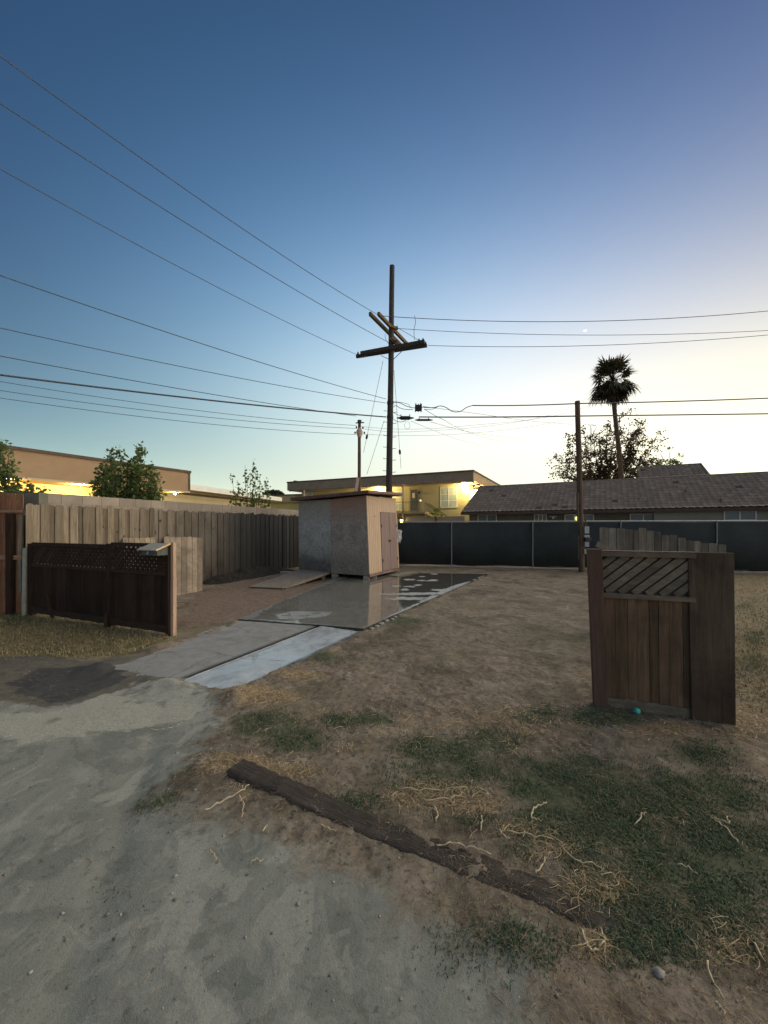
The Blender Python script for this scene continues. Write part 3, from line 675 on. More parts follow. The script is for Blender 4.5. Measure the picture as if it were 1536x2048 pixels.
# wall continues to the left, behind the red fence, shade put in its colour
LF = Frame((-6.78, 7.25), (-1, .03), (-.03, -1))
g = MB(); LF.box(g, -.05, 8, -.45, -.25, 0, 2.30)
tag(g.build('side_wall', noisy('shaded_block', (.14, .145, .12), (.19, .19, .16), 5), loc=(-9, 7.5, 0)), 'dark green grey wall behind the red brown fence at the left edge', 'wall')
rf = thing('board_fence', 'red brown board fence with a pale rail at the left edge of the yard', 'fence', (-7.4, 7.35, 0))
g = MB(); u = .02
while u < 5: picket(g, LF, u, .135, -.02, .018, 0, 2.26+random.uniform(-.01, .01), .02); u += .142
g.build('board_panel', M['red_fence'], rf)
g = MB(); LF.box(g, 0, 5, .0, .05, 1.9, 1.95); LF.box(g, 0, 5, .0, .045, 1.02, 1.10); g.each('rail', M['red_rail'], rf)
g = MB(); LF.box(g, .16, .27, .0, .09, 0, 1.88); g.build('post', M['dark_wood'], rf)
g = MB(); LF.box(g, .02, .08, .0, .04, .4, 1.86); g.build('trim', M['grey_wood'], rf)
g = MB(); q = Vector((-6.66, 7.12, 0)); g.tube([(q.x, q.y, -.05), (q.x+.02, q.y, 1.24)], .036, 12)
tag(g.build('metal_post', noisy('pale_green_metal', (.26, .28, .24), (.34, .36, .31), 6), loc=(q.x, q.y, 0), smooth=False), 'pale grey green metal post between the red fence and the dark lattice screen', 'post')

# dark lattice screen, left
a = Vector((-6.62, 7.2, 0)); b_ = Vector((-3.20, 5.79, 0)); d = (b_-a); L = d.length; U = d.normalized(); N = Vector((U.y, -U.x, 0))
S1 = Frame(a, U, N); S1.o = a.copy()
sc_ = thing('lattice_screen', 'dark stained lattice and board screen panel at the left of the driveway', 'fence panel', tuple(a))
ztop = lambda u: 1.335+.06*u/L
g = MB()
mid = S1.u(222)
endu = L-.02
posts = [(0.02, .10), (mid-.05, .10)]
for u0, w in posts:
    g = MB(); S1.box(g, u0, u0+w, -.05, .05, -.05, ztop(u0)-.01); g.build('post', M['dark_wood'], sc_)
def span(u0, u1):
    g = MB(); u = u0
    while u < u1-.02:
        w = min(.14, u1-u); S1.box(g, u+.002, u+w-.003, -.012+random.uniform(-.003, .003), .008, .06+random.uniform(-.03, .02), .93); u += w
    g.build('board_panel', M['dark_wood'], sc_)
    for z_, h in ((ztop(u0)-.05, .06), (.90, .05), (.05, .10)):
        g = MB(); S1.box(g, u0, u1, -.02, .035, z_, z_+h); g.build('rail', M['dark_wood_x'], sc_)
    g = MB(); z0, z1 = .95, ztop(u0)-.05; hgt = z1-z0; st = .105
    for sgn, nn in ((1, .014), (-1, .0)):
        k = -hgt-.1
        while k < (u1-u0)+hgt:
            # a diagonal lath clipped to the opening
            if sgn > 0: p0, p1 = (u0+k, z0), (u0+k+hgt, z1)
            else: p0, p1 = (u0+k+hgt, z0), (u0+k, z1)
            def clip(p0, p1):
                (x0, y0), (x1, y1) = p0, p1
                for lim, s in ((u0, 1), (u1, -1)):
                    if s*(x0-lim) < 0 and s*(x1-lim) < 0: return None
                    if s*(x0-lim) < 0: f = (lim-x0)/(x1-x0); x0, y0 = lim, y0+f*(y1-y0)
                    if s*(x1-lim) < 0: f = (lim-x1)/(x0-x1); x1, y1 = lim, y1+f*(y0-y1)
                return (x0, y0), (x1, y1)
            r_ = clip(p0, p1)
            if r_ and abs(r_[0][0]-r_[1][0]) > .02:
                g.beam(S1.p(r_[0][0], nn, r_[0][1]), S1.p(r_[1][0], nn, r_[1][1]), .008, .056, (0, 0, 1))
            k += st
    g.build('lattice', M['dark_wood_x'], sc_)
span(.12, mid-.052); span(mid+.052, L-.06)
g = MB(); S1.box(g, L-.055, L-.002, -.06, .05, -.05, 1.385); g.build('end_post', M['dark_wood'], sc_)
g = MB(); S1.box(g, L, L+.058, -.045, .012, .0, .86); S1.box(g, L, L+.054, -.042, .009, .864, 1.40); g.each('end_post', M['pale_wood'], sc_)
g = MB(); g.beam(S1.p(.75, .02, .0), S1.p(.68, .05, .42), .06, .03, (1, 0, 0)); g.beam(S1.p(mid+.02, .10, .0), S1.p(mid, .065, .25), .03, .05, (1, 0, 0)); g.each('brace', M['dark_wood_x'], sc_)
# little roofed box on the end post
bx = thing('post_box', 'small dark grey box with a slanted pale lid on the lattice screen', 'box', tuple(S1.p(L-.15, .1, 1.2)))
F2 = Frame(S1.p(L-.36, .06, 0), U, N); F2.o = S1.p(L-.36, .06, 0)
g = MB(); g.box8([F2.p(.02, 0, 1.22), F2.p(.36, 0, 1.22), F2.p(.36, .17, 1.22), F2.p(.02, .17, 1.22), F2.p(.02, 0, 1.365), F2.p(.36, 0, 1.365), F2.p(.36, .17, 1.30), F2.p(.02, .17, 1.30)])
g.build('case', noisy('dark_grey_metal', (.07, .08, .085), (.11, .12, .125), 6, .5), bx)
g = MB(); g.box8([F2.p(-.02, -.02, 1.375), F2.p(.39, -.02, 1.375), F2.p(.39, .21, 1.29), F2.p(-.02, .21, 1.29), F2.p(-.02, -.02, 1.39), F2.p(.39, -.02, 1.39), F2.p(.39, .21, 1.305), F2.p(-.02, .21, 1.305)])
g.build('lid', noisy('pale_lid', (.30, .29, .23), (.42, .41, .34), 6, .6), bx)
g = MB(); g.beam(F2.p(.392, -.02, 1.385), F2.p(.392, .21, 1.30), .012, .022); g.build('lid_edge', noisy('raw_wood_edge', (.75, .5, .25), (.85, .62, .33), 8), bx)
g = MB(); g.beam(F2.p(.16, .18, 1.235), F2.p(.20, .18, 1.275), .03, .01, (0, 1, 0)); g.build('latch', M['galv'], bx)

# leaning picket panels
def leaning(top0, top1, bot0, bot1, n, label):
    root = thing('leaning_panel', label, 'fence panel', tuple(bot0), 'loose picket panels leaning on the long fence')
    g = MB()
    nrm = (top1-top0).cross(bot0-top0).normalized()
    if nrm.y > 0: nrm = -nrm
    for k in range(n):
        f0, f1 = (k+.03)/n, (k+.97)/n; j = random.uniform(-.02, .01); up = (top0-bot0).normalized()*j
        tl_, tr_ = top0.lerp(top1, f0)+up, top0.lerp(top1, f1)+up; bl, br = bot0.lerp(bot1, f0), bot0.lerp(bot1, f1)
        e = (tr_-tl_)*.2; dn = (bl-tl_).normalized()*.03
        pr = [bl, br, tr_+dn, tr_-e, tl_+e, tl_+dn]; q_ = [p+nrm*.018 for p in pr]; m = 6
        g.poly(pr+q_, [tuple(range(m)), tuple(range(2*m-1, m-1, -1))]+[(i_, m+i_, m+(i_+1) % m, (i_+1) % m) for i_ in range(m)])
    g.build('board_panel', M['lean_wood'], root)
    g = MB()
    for f in (.2, .8): g.beam(top0.lerp(bot0, f)-nrm*.02, top1.lerp(bot1, f)-nrm*.02, .035, .08)
    g.each('rail', M['grey_wood'], root)
leaning(Vector((-5.62, 9.82, 1.37)), Vector((-5.12, 10.85, 1.33)), Vector((-5.02, 8.75, 0)), Vector((-4.60, 9.74, 0)), 7, 'tan picket panel leaning on the long fence, clear of the dark lattice screen')
leaning(Vector((-6.02, 8.85, 1.38)), Vector((-5.72, 9.6, 1.38)), Vector((-5.55, 8.3, 0)), Vector((-5.2, 9.0, 0)), 6, 'tan picket panel leaning behind the dark lattice screen, only its top showing')

# low dark mound along the fence foot
hu = np.linspace(3.9, 8.2, 110); hn = np.linspace(-.0, 1.0, 36); HU, HN = np.meshgrid(hu, hn)
prof_h = np.clip(1-((HU-6.0)/2.05)**2, 0, 1)**.7*np.clip(1-(HN/(.62+.25*fbm(HU, HU*0, 2.0, 3)))**1.6, -.25, 1)
hz_ = .30*prof_h*(.55+.8*fbm(HU, HN, 3.2, 4))+.05*(fbm(HU, HN, 14, 3)-.5)-.03
HX = PF.o.x+PF.u_.x*HU+PF.n_.x*HN; HY = PF.o.y+PF.u_.y*HU+PF.n_.y*HN; r_ = (np.arange(35)[:, None]*110+np.arange(109)[None]).ravel()
o = npmesh('dark_mound', np.stack([HX.ravel(), HY.ravel(), hz_.ravel()], 1), np.stack([r_, r_+1, r_+111, r_+110], 1), noisy('black_mound', (.018, .017, .015), (.05, .044, .038), 9, .95, .8, 30, .04), loc=tuple(PF.p(5.8, .3, 0)), smooth=True)
tag(o, 'low black mound along the foot of the long fence', 'heap')

# ------------------------------------------------------------------ right gate panel
a = Vector((1.99, 3.53, 0)); b_ = Vector((2.92, 3.20, 0)); U = (b_-a).normalized(); L = (b_-a).length; N = Vector((U.y, -U.x, 0))
S2 = Frame(a, U, N); S2.o = a.copy()
gp_ = thing('gate_panel', 'brown wooden gate panel with diagonal slats standing in the grass at right', 'gate', tuple(a))
g = MB(); ln = Vector((-.062, 0, 0))
g.box8([S2.p(-.06, -.045, -.05), S2.p(.055, -.045, -.05), S2.p(.055, .045, -.05), S2.p(-.06, .045, -.05)]+[S2.p(u_, n_, 1.44)+ln for u_, n_ in ((-.06, -.045), (.055, -.045), (.055, .045), (-.06, .045))])
g.build('post', M['gate_post'], gp_, bevel=.004)
uR = S2.u(1384, 0)
def zS(py, px): return S2.z(py, S2.u(px))
z_top, z_mid, z_bot = 1.415, zS(1196, 1290), zS(1398, 1290)
g = MB(); u = .058; ws_ = [.085, .10, .075, .09, .07, .08, .10, .06, .09]
k = 0
while u < uR+.02:
    w = ws_[k % 9]; g.box8([S2.p(u-.02, -.03, z_bot-.03+random.uniform(-.012, .012)), S2.p(u+w-.024, -.03, z_bot-.03), S2.p(u+w-.024, -.012, z_bot-.03), S2.p(u-.02, -.012, z_bot-.03),
       S2.p(u-.03, -.03, z_mid+.02), S2.p(u+w-.034, -.03, z_mid+.02), S2.p(u+w-.034, -.012+.004*(k % 3), z_mid+.02), S2.p(u-.03, -.012+.004*(k % 3), z_mid+.02)]); u += w; k += 1
g.build('board_panel', M['gate_wood'], gp_)
g = MB(); S2.box(g, -.02, uR+.05, -.035, -.022, z_mid, z_top-.02); g.build('backing_board', M['gate_back'], gp_)
g = MB(); z0, z1 = z_mid+.035, z_top-.035; hg = z1-z0; u0, u1 = .0, uR; k = -hg*1.12
while k < u1+.0:
    p0, p1 = [u0+k, z0], [u0+k+hg*1.12, z1]
    sl_ = (p1[1]-p0[1])/(p1[0]-p0[0])
    if p0[0] < u0: p0 = [u0, z0+(u0-p0[0])*sl_]
    if p1[0] > u1+.02: p1 = [u1+.02, p0[1]+(u1+.02-p0[0])*sl_]
    if p1[0]-p0[0] > .03 and random.random() > -.1:
        g.beam(S2.p(p0[0], -.006, p0[1]), S2.p(p1[0], -.006, p1[1]), .014, .055)
    k += .105
g.build('lattice', M['gate_lattice'], gp_)
g = MB(); S2.box(g, -.005, uR+.02, -.03, .03, z_top-.04, z_top); g.box8([S2.p(0, .03, z_top), S2.p(uR+.03, .03, z_top), S2.p(uR+.03, -.05, z_top), S2.p(0, -.05, z_top), S2.p(0, .035, z_top+.012), S2.p(uR+.03, .035, z_top+.012), S2.p(uR+.03, -.05, z_top+.012), S2.p(0, -.05, z_top+.012)])
g.build('rail', M['gate_rail'], gp_)
g = MB(); S2.box(g, .0, uR+.02, -.02, .022, z_mid-.012, z_mid+.03); g.build('rail', M['gate_rail'], gp_)
g = MB(); S2.box(g, .05, uR+.03, -.045, -.01, -.03, z_bot-.035); g.build('rail', M['gate_lattice'], gp_)
g = MB(); g.box8([S2.p(uR-.005, -.02, -.04), S2.p(L+.0, -.02, -.04), S2.p(L+.0, .012, -.04), S2.p(uR-.005, .012, -.04), S2.p(uR-.03, -.02, 1.425), S2.p(L-.012, -.02, 1.425), S2.p(L-.012, .012, 1.425), S2.p(uR-.03, .012, 1.425)])
g.build('wide_board', M['wide_board'], gp_, bevel=.003)
g = MB(); S2.box(g, L-.07, L-.002, -.11, -.022, -.04, 1.0); g.build('post', M['gate_post'], gp_)

# old curved-top pickets behind the gate
S3 = Frame((G(1196, 1253).x, 6.3), (1, -.12), (-.12, -1)); ob = thing('broken_fence', 'old grey picket fence section with a sagging top behind the right gate', 'fence', (3.5, 6.3, 0))
g = MB(); px = 1198; 
prof = [(1198, 1056), (1215, 1056), (1232, 1058), (1250, 1060), (1266, 1061), (1276, 1055), (1292, 1060), (1308, 1064), (1322, 1069), (1338, 1071), (1354, 1076), (1370, 1080), (1386, 1082), (1400, 1086), (1416, 1088), (1434, 1089), (1450, 1096)]
for (p0, y0), (p1, y1) in zip(prof, prof[1:]):
    u0, u1 = S3.u(p0+.8), S3.u(p1-.3); zt = S3.z(y0, u0)
    picket(g, S3, u0, u1-u0, random.uniform(-.01, .01), .018, .0, zt+random.uniform(-.015, .015), .012)
g.build('board_panel', wood('old_grey_pickets', (.11, .10, .085), (.24, .22, .185), 'Z', .35, knots=.7, dark=(.05, .045, .04)), ob)
g = MB(); S3.box(g, S3.u(1200), S3.u(1450), -.06, -.012, 1.05, 1.14); S3.box(g, S3.u(1200), S3.u(1450), -.06, -.012, .3, .39)
g.each('rail', M['grey_wood'], ob)
g = MB(); g.beam(S3.p(S3.u(1192), .03, 1.36), S3.p(S3.u(1236), .05, 1.20), .02, .09); g.build('brace', M['grey_wood'], ob)
# turquoise ball
q = G(1274, 1424, .02); g = MB(); g.blob((q.x, q.y, .03+ghz(q.x, q.y)), .026, 3, 3, .02)
tag(g.build('ball', noisy('turquoise_rubber', (.06, .55, .45), (.08, .62, .5), 3, .5), loc=(q.x, q.y, .03), smooth=True), 'small turquoise ball in the grass under the right gate', 'ball')

# ------------------------------------------------------------------ chain link fence with privacy screen
A = Vector((.35, 16.17, 0)); dF = Vector((12.83, -2.6, 0)); LF_ = dF.length; CU = dF.normalized(); CN = Vector((CU.y, -CU.x, 0))
C1 = Frame(A, CU, CN); C1.o = A-CU*5.2
cf = thing('chain_link_fence', 'chain link fence covered in dark green privacy screen across the back of the yard', 'fence', tuple(C1.o))
def screen_mat():
    t = NT('dark_privacy_screen'); co = t.co('Object'); n = t.noise(co, .8, 4, .6, .3); f = t.noise(co, 120, 2, .6)
    c = t.mix(t.map(n, .35, .65), (.026, .033, .037), (.04, .049, .049)); c = t.mix(1.0, c, t.mix(f, (.7,)*3, (1.3,)*3), 'MULTIPLY')
    return t.out(c, .8, t.bump(t.noise(co, 2.5, 3, .5), .5, .05), 0, .25)
g = MB(); seg = 160; tot = 24.0
for k in range(seg+1):
    u = tot*k/seg; sag = .012*math.sin(u*2.03)*math.sin(u*.7); bo = .035*abs(math.sin(u*1.01+1))+random.uniform(0, .01)
    zb = .03+bo; w = .02*math.sin(u*3.1)
    g.v += [tuple(C1.p(u, .02+w*.5, zb)), tuple(C1.p(u, .02-w, .9)), tuple(C1.p(u, .02, 1.79+sag*.5))]
    if k: b0 = 3*(k-1); g.f += [(b0, b0+3, b0+4, b0+1), (b0+1, b0+4, b0+5, b0+2)]
o = g.build('privacy_screen', screen_mat(), cf, smooth=True); s_ = o.modifiers.new('s', 'SOLIDIFY'); s_.thickness = .006
g = MB(); g.tube([C1.p(u_, 0, 1.83) for u_ in (0, 8, 16, 24)], .022, 8); g.build('top_rail', M['galv'], cf)
t0 = C1.u(1065)
for k in range(-4, 5):
    u_ = t0+k*3.12
    if 0 < u_ < 24: g = MB(); g.tube([C1.p(u_, .035, -.05), C1.p(u_, .035, 1.84)], .024, 8); g.build('post', M['post_grey'], cf)
# visible strip of wire mesh above the screen and along the foot
g = MB(); r = .0022
def mesh_strip(z0, z1, step=.065):
    h = z1-z0; u_ = 0
    while u_ < tot:
        for s in (1, -1):
            a0, a1 = (u_, u_+h) if s > 0 else (u_+h, u_)
            g.beam(C1.p(a0, .012, z0), C1.p(a1, .012, z1), .004, .004)
        u_ += step
mesh_strip(1.765, 1.83); mesh_strip(.0, .10)
g.build('wire_mesh', M['galv'], cf)

# ------------------------------------------------------------------ utility poles
def pole_thing(name, label, x, y, top, r0, r1, mat, lean=(0, 0), n=14):
    root = thing(name, label, 'utility pole', (x, y, 0)); g = MB()
    pts = []; rs = []
    for k in range(13):
        f = k/12; pts.append((x+lean[0]*f+.006*math.sin(k), y+lean[1]*f, -.3+f*(top+.3))); rs.append((r0+(r1-r0)*f)*(1+.02*math.sin(k*2.3)))
    g.tube(pts, rs, n); g.build('pole', mat, root, smooth=False); return root
mp = pole_thing('utility_pole', 'tall dark utility pole with crossed double crossarms behind the shed', .16, 15.5, 12.12, .145, .10, M['pole'], (.17, 0))
def pxm(z): return .16+.17*z/12.12
def zat(py, D): return CAMZ-(py-1052)/770*D
# lower pair of crossarms
for off, h_, ex in ((-.17, .13, .0), (.17, .12, -.12)):
    c = Vector((0, off, 0)); a_ = P(712 if off > 0 else 722, 711 if off > 0 else 716, 15.95)+Vector((0, off*.3, 0)); b2 = P(855 if off > 0 else 848, 688 if off > 0 else 685, 14.95)+Vector((0, off*.3, 0))
    # keep level and level with each other
    zc = 8.72+(.03 if off > 0 else 0); a_.z = zc; b2.z = zc; a_.y += off*.8; b2.y += off*.8
    g = MB(); g.beam(a_, b2, .10, h_); g.build('crossarm', M['arm_dark'], mp)
zc = 9.62
for off in (-.18, .18):
    g = MB(); h = zc-CAMZ; D1 = 14.45; D2 = 17.0
    p1 = Vector((-.21+(.0 if off > 0 else -.32), D1, zc)); p2 = Vector((1.03+(.0 if off > 0 else -.32), D2-.1, zc))
    g.beam(p1, p2, .10, .13); g.build('crossarm', M['arm_ochre'], mp)
g = MB()
x0 = pxm(8.6)
def bar(p, q, w=.025): g.beam(p, q, w, w*.6)
bar(P(762, 711, 15.4), (pxm(8.2)-.08, 15.36, 8.3)); bar(P(803, 703, 15.1), (pxm(8.2)+.1, 15.36, 8.3))
bar(P(776, 664, 15.3), (pxm(9)-.02, 15.36, 8.95), .04); bar(P(796, 680, 15.3), (pxm(9), 15.36, 8.95), .03)
g.each('brace', M['iron'], mp)
g = MB()
for a_, b2 in (((778, 626+25), (792, 657)), ((783, 676), (802, 690)), ((779, 676), (800, 694))):
    g.beam(P(*a_, 15.3), P(*b2, 15.5), .10, .10)
g.each('bracket', M['arm_ochre'], mp)
ins = [(761, 631, 14.6), (794, 656, 15.6), (716, 708, 15.9), (727, 711, 15.8), (838, 682, 15.0), (846, 681, 15.0), (851, 688, 14.95)]
for p in ins:
    q = P(*p); g = MB(); g.tube([q-Vector((0, 0, .08)), q-Vector((0, 0, .02)), q+Vector((0, 0, .02)), q+Vector((0, 0, .09))], [.03, .06, .04, .02], 8); g.build('insulator', M['iron'], mp)
for py in (823, 845, 872, 895, 918, 942, 963):
    for s in (-1, 1):
        z_ = zat(py+(0 if s < 0 else 3), 15.5); g = MB(); g.tube([(pxm(z_)+s*.1, 15.45, z_), (pxm(z_)+s*.24, 15.4, z_), (pxm(z_)+s*.25, 15.4, z_+.03)], .011, 5); g.build('step', M['iron'], mp)
for py in (806, 834): g = MB(); z_ = zat(py, 15.5); g.tube([(pxm(z_), 15.5, z_-.05), (pxm(z_), 15.5, z_+.05)], .137, 14); g.build('band', M['iron'], mp)

sp_ = pole_thing('utility_pole', 'short dark pole with a pale insulator collar just left of the tall pole', P(717, 980, 22).x, 22, 7.55, .115, .085, M['pole_brown'], (.06, 0))
sx = P(719, 860, 22).x
g = MB(); zc = zat(864, 22); g.tube([(sx, 22, zc-.32), (sx, 22, zc-.18), (sx, 22, zc+.02), (sx, 22, zc+.22), (sx, 22, zc+.25)], [.1, .15, .2, .10, .03], 12); g.build('collar', M['porcelain'], sp_)
g = MB(); zt = zat(846, 22)
g.beam((sx-.22, 22, zt), (sx+.27, 21.9, zt), .06, .05); g.tube([(sx, 22, zt), (sx, 22, zt+.16)], .12, 10); g.build('cap', M['pole'], sp_)
for x_, py in ((-.17, 855), (.2, 856), (.0, 852), (-.25, 866), (.28, 866)):
    q = Vector((sx+x_, 21.95, zat(py, 22))); g = MB(); g.tube([q-Vector((0, 0, .06)), q, q+Vector((0, 0, .06))], [.03, .055, .03], 7); g.build('insulator', M['iron'], sp_)
g = MB(); g.beam(P(712, 985, 21.9), P(716, 955, 21.9), .18, .05, (0, 1, 0)); g.build('splint', M['porcelain'], sp_)

q0 = Vector((7.12, 13.85, 0))
rp_ = pole_thing('utility_pole', 'brown pole with grey meter boxes in front of the dark screened fence', q0.x, q0.y, 6.14, .11, .085, M['pole_brown'], (-.16, 0))
def boxat(px0, py0, px1, py1, mat, name, D=13.7, d=.14, tp=0):
    a_ = P(px0, py1, D); c = P(px1, py0, D); g = MB(); g.box(a_.x, c.x, D-.02, D+d, a_.z, c.z)
    return g.build(name, mat, rp_, bevel=.01)
gb = noisy('pale_blue_grey_metal', (.30, .35, .36), (.38, .43, .44), 5, .5); gb2 = noisy('lilac_grey_metal', (.26, .27, .31), (.34, .35, .39), 5, .5); gb3 = noisy('beige_plastic', (.28, .27, .23), (.35, .34, .30), 5, .6)
boxat(1169, 1053, 1178, 1067, gb, 'meter_box'); boxat(1168.5, 1070, 1179, 1075, gb, 'meter_box', d=.1); boxat(1169, 1084, 1178, 1094, gb2, 'meter_box'); boxat(1168, 1098, 1175, 1108, gb3, 'meter_box')
boxat(1170, 1076, 1182, 1083, M['iron'], 'meter_box', d=.1)
g = MB(); g.tube([P(1171, 1053, 13.75), P(1171, 1036, 13.78)], .03, 8); g.tube([P(1157, 1120, 13.72), P(1157, 1072, 13.72)], .02, 6); g.tube([P(1156.5, 1045, 13.75), P(1154.5, 985, 13.75)], .035, 6); g.each('conduit', M['pole_brown'], rp_)

# ------------------------------------------------------------------ wires
def cat(a, b, sag=.0, n=28):
    a, b = Vector(a), Vector(b)
    return [a.lerp(b, k/n)-Vector((0, 0, sag*4*(k/n)*(1-k/n))) for k in range(n+1)]
GW = 'overhead wires strung to the poles'
def wire(pts, r, label, mat=None, name='power_line', cat_='wire', grp=GW):
    g = MB(); g.tube(pts, r, 5); c = sum((Vector(p) for p in pts), Vector())/len(pts)
    return tag(g.build(name, mat or M['cable'], loc=tuple(c), smooth=True), label, cat_, grp)
def ext(p, q, f):                       # go on beyond p, away from q
    return Vector(p)+(Vector(p)-Vector(q))*f
LEFT = [((0, 112), 6.6, (758, 631), 14.5, .35, .010, 'topmost wire from the left edge to the upper crossarm of the tall pole'),
        ((0, 207), 7.0, (776, 684), 15.2, .30, .010, 'second wire from the top, running from the left edge to the tall pole'),
        ((0, 338), 7.6, (713, 709), 16.0, .30, .009, 'third wire from the top, ending at the left tip of the lower crossarm'),
        ((0, 551), 7.9, (772, 798), 15.5, .22, .011, 'wire meeting the tall pole just above the cable bands, crossing at left mid sky'),
        ((0, 656), 8.6, (772, 806), 15.5, .22, .010, 'fifth wire down at the left edge, meeting the upper cable band of the tall pole'),
        ((0, 712), 9.0, (712, 832), 15.3, .16, .011, 'sixth wire down at the left edge, merging with the thick cable near the pole'),
        ((0, 750), 9.6, (772, 834), 15.5, .16, .026, 'thick black cable from the left edge to the lower band of the tall pole')]
for (p0, D0, p1, D1, sag, r, lab) in LEFT:
    a_ = P(*p0, D0); b2 = P(*p1, D1); e = ext(a_, b2, .8)
    sg = sag*.5
    pts = cat(a_, b2, sg); e2 = a_+(pts[0]-pts[1]).normalized()*9
    wire([e2]+pts, r, lab)
for (y0, D0, p1, lab) in ((763, 15, (713, 851), 'uppermost of three thin wires between the left edge and the short collared pole'), (781, 15, (713, 857), 'middle of three thin wires between the left edge and the short collared pole'), (796, 15, (712, 869), 'lowest of three thin wires between the left edge and the short collared pole')):
    a_ = P(0, y0, D0); b2 = P(*p1, 22); pts = cat(a_, b2, .22); wire([a_+(pts[0]-pts[1]).normalized()*9]+pts, .012, lab)
RIGHT = [((764, 632), 14.6, (1536, 622), 14.4, .55, .012, 'highest wire running right from the upper crossarm of the tall pole', [(1050, 638)]),
         ((796, 657), 15.6, (1536, 661), 14.9, .40, .010, 'wire running right from the pole bracket, second from the top', None),
         ((856, 691), 14.9, (1536, 670), 14.0, .35, .010, 'wire running right from the right tip of the lower crossarm', None)]
for (p0, D0, p1, D1, sag, r, lab, _) in RIGHT:
    a_ = P(*p0, D0); b2 = P(*p1, D1); pts = cat(a_, b2, sag*.55); wire(pts+[b2+(pts[-1]-pts[-2]).normalized()*9], r, lab)
pa = Vector((6.98, 13.85, zat(808, 13.9))); pb = Vector((6.99, 13.85, zat(833, 13.9)))
wire(cat(P(945, 811, 15.1), pa, .03), .022, 'upper black cable from the splice boxes to the brown pole')
wire(cat(P(838, 834, 15.4), pb, .02), .026, 'lower black cable from the splice cases to the brown pole')
wire(cat(pa, P(1760, 786, 13.2), .05), .022, 'upper black cable leaving the brown pole past the palm')
wire(cat(pb, P(1760, 825, 13.2), .0), .024, 'lower black cable leaving the brown pole in front of the tree')
def sp_line(pxs, D, r, lab, mat=None, grp=GW, D2=None):
    P3 = [P(x, y, D+(0 if D2 is None else (D2-D)*k/(len(pxs)-1))) for k, (x, y) in enumerate(pxs)]
    out = []
    for k in range(len(P3)-1):
        p0 = P3[max(k-1, 0)]; p1 = P3[k]; p2 = P3[k+1]; p3 = P3[min(k+2, len(P3)-1)]
        for j in range(6):
            t_ = j/6; out.append(.5*((2*p1)+(p2-p0)*t_+(2*p0-5*p1+4*p2-p3)*t_*t_+(3*p1-p0-3*p2+p3)*t_**3))
    out.append(P3[-1]); return wire(out, r, lab, mat, grp=grp)
GD = 'slack jumpers and drop wires near the tall pole'
sp_line([(785, 805), (800, 806), (812, 812), (830, 816), (850, 814)], 15.4, .014, 'slack jumper from the upper band into the ribbed splice box', grp=GD)
sp_line([(785, 802), (815, 808), (821, 816)], 15.4, .009, 'thin upper jumper curling down left of the ribbed splice box', grp=GD)
sp_line([(787, 814), (792, 811), (800, 816), (812, 819), (826, 819)], 15.4, .012, 'looping jumper under the ribbed splice box', grp=GD)
sp_line([(848, 815), (868, 815), (880, 812), (892, 815), (905, 823), (920, 823), (933, 815), (945, 811)], 15.3, .016, 'wavy black jumper dipping between splice box and upper cable', grp=GD, D2=15.1)
sp_line([(850, 819), (866, 818), (878, 812)], 15.3, .010, 'short lower jumper right of the ribbed splice box', grp=GD)
sp_line([(787, 825), (796, 830), (806, 833)], 15.4, .010, 'short jumper from the pole into the left splice case', grp=GD)
sp_line([(787, 838), (792, 842), (802, 844), (812, 841)], 15.4, .012, 'drooping jumper under the left splice case', grp=GD)
sp_line([(808, 850), (812, 844), (818, 845), (820, 852), (816, 858), (810, 855), (808, 849)], 15.4, .006, 'coil of slack wire hanging below the left splice case', grp=GD)
sp_line([(829, 631), (831, 645), (828, 660), (829, 680)], 14.9, .010, 'drooping jumper from the highest right wire to the lower crossarm', grp=GD)
sp_line([(797, 657), (815, 667), (838, 681)], 15.4, .009, 'diagonal jumper from the pole bracket to the lower crossarm', grp=GD)
sp_line([(770, 668), (772, 680), (779, 690)], 15.3, .008, 'short jumper left of the pole between the crossarms', grp=GD)
for pts, D2, lab in (([(822, 842), (870, 862), (920, 880), (965, 892)], 40, 'faint drop wire falling right to the yellow building, leftmost of three'),
                 ([(884, 838), (930, 862), (980, 878), (1018, 886)], 40, 'faint drop wire falling right from the splice cases, middle of three'),
                 ([(862, 844), (930, 862), (990, 872), (1048, 878)], 40, 'faint drop wire falling right from the splice cases, longest of three'),
                 ([(848, 818), (868, 830), (884, 838)], 16, 'short drop wire from the ribbed splice box to the lower cable'),
                 ([(846, 813), (960, 828), (1050, 841), (1145, 849)], 26, 'faint wire passing under the two black cables towards the brown pole')):
    sp_line(pts, 15.4, .011, lab, M['wire'], GD, D2)
for k, (pts, lab) in enumerate((([(721, 853), (790, 858), (870, 857), (950, 850), (1050, 841), (1120, 829), (1170, 815)], 'uppermost of three faint wires running right from the short collared pole'),
              ([(721, 857), (790, 864), (870, 861), (960, 854), (1040, 843), (1110, 828)], 'middle of three faint wires running right from the short collared pole'),
              ([(722, 868), (790, 871), (880, 870), (960, 865), (1050, 855), (1130, 841)], 'lowest of three faint wires running right from the short collared pole'))):
    sp_line(pts, 22, .011, lab, M['wire'], 'thin wires at the short collared pole', 34)
def guy(p0, p1, ins_at, D0, D1, lab):
    root = thing('guy_wire', lab, 'guy wire', tuple(P(*p1, D1)), 'guy wires of the tall pole'); a_ = P(*p0, D0); b2 = P(*p1, D1)
    g = MB(); g.tube([a_, b2], .009, 5); g.build('strand', M['wire'], root)
    if ins_at is not None:
        q = a_.lerp(b2, ins_at); d_ = (b2-a_).normalized()*.11; g = MB(); g.tube([q-d_, q-d_*.6, q+d_*.6, q+d_], [.02, .05, .05, .02], 8); g.build('insulator', M['iron'], root)
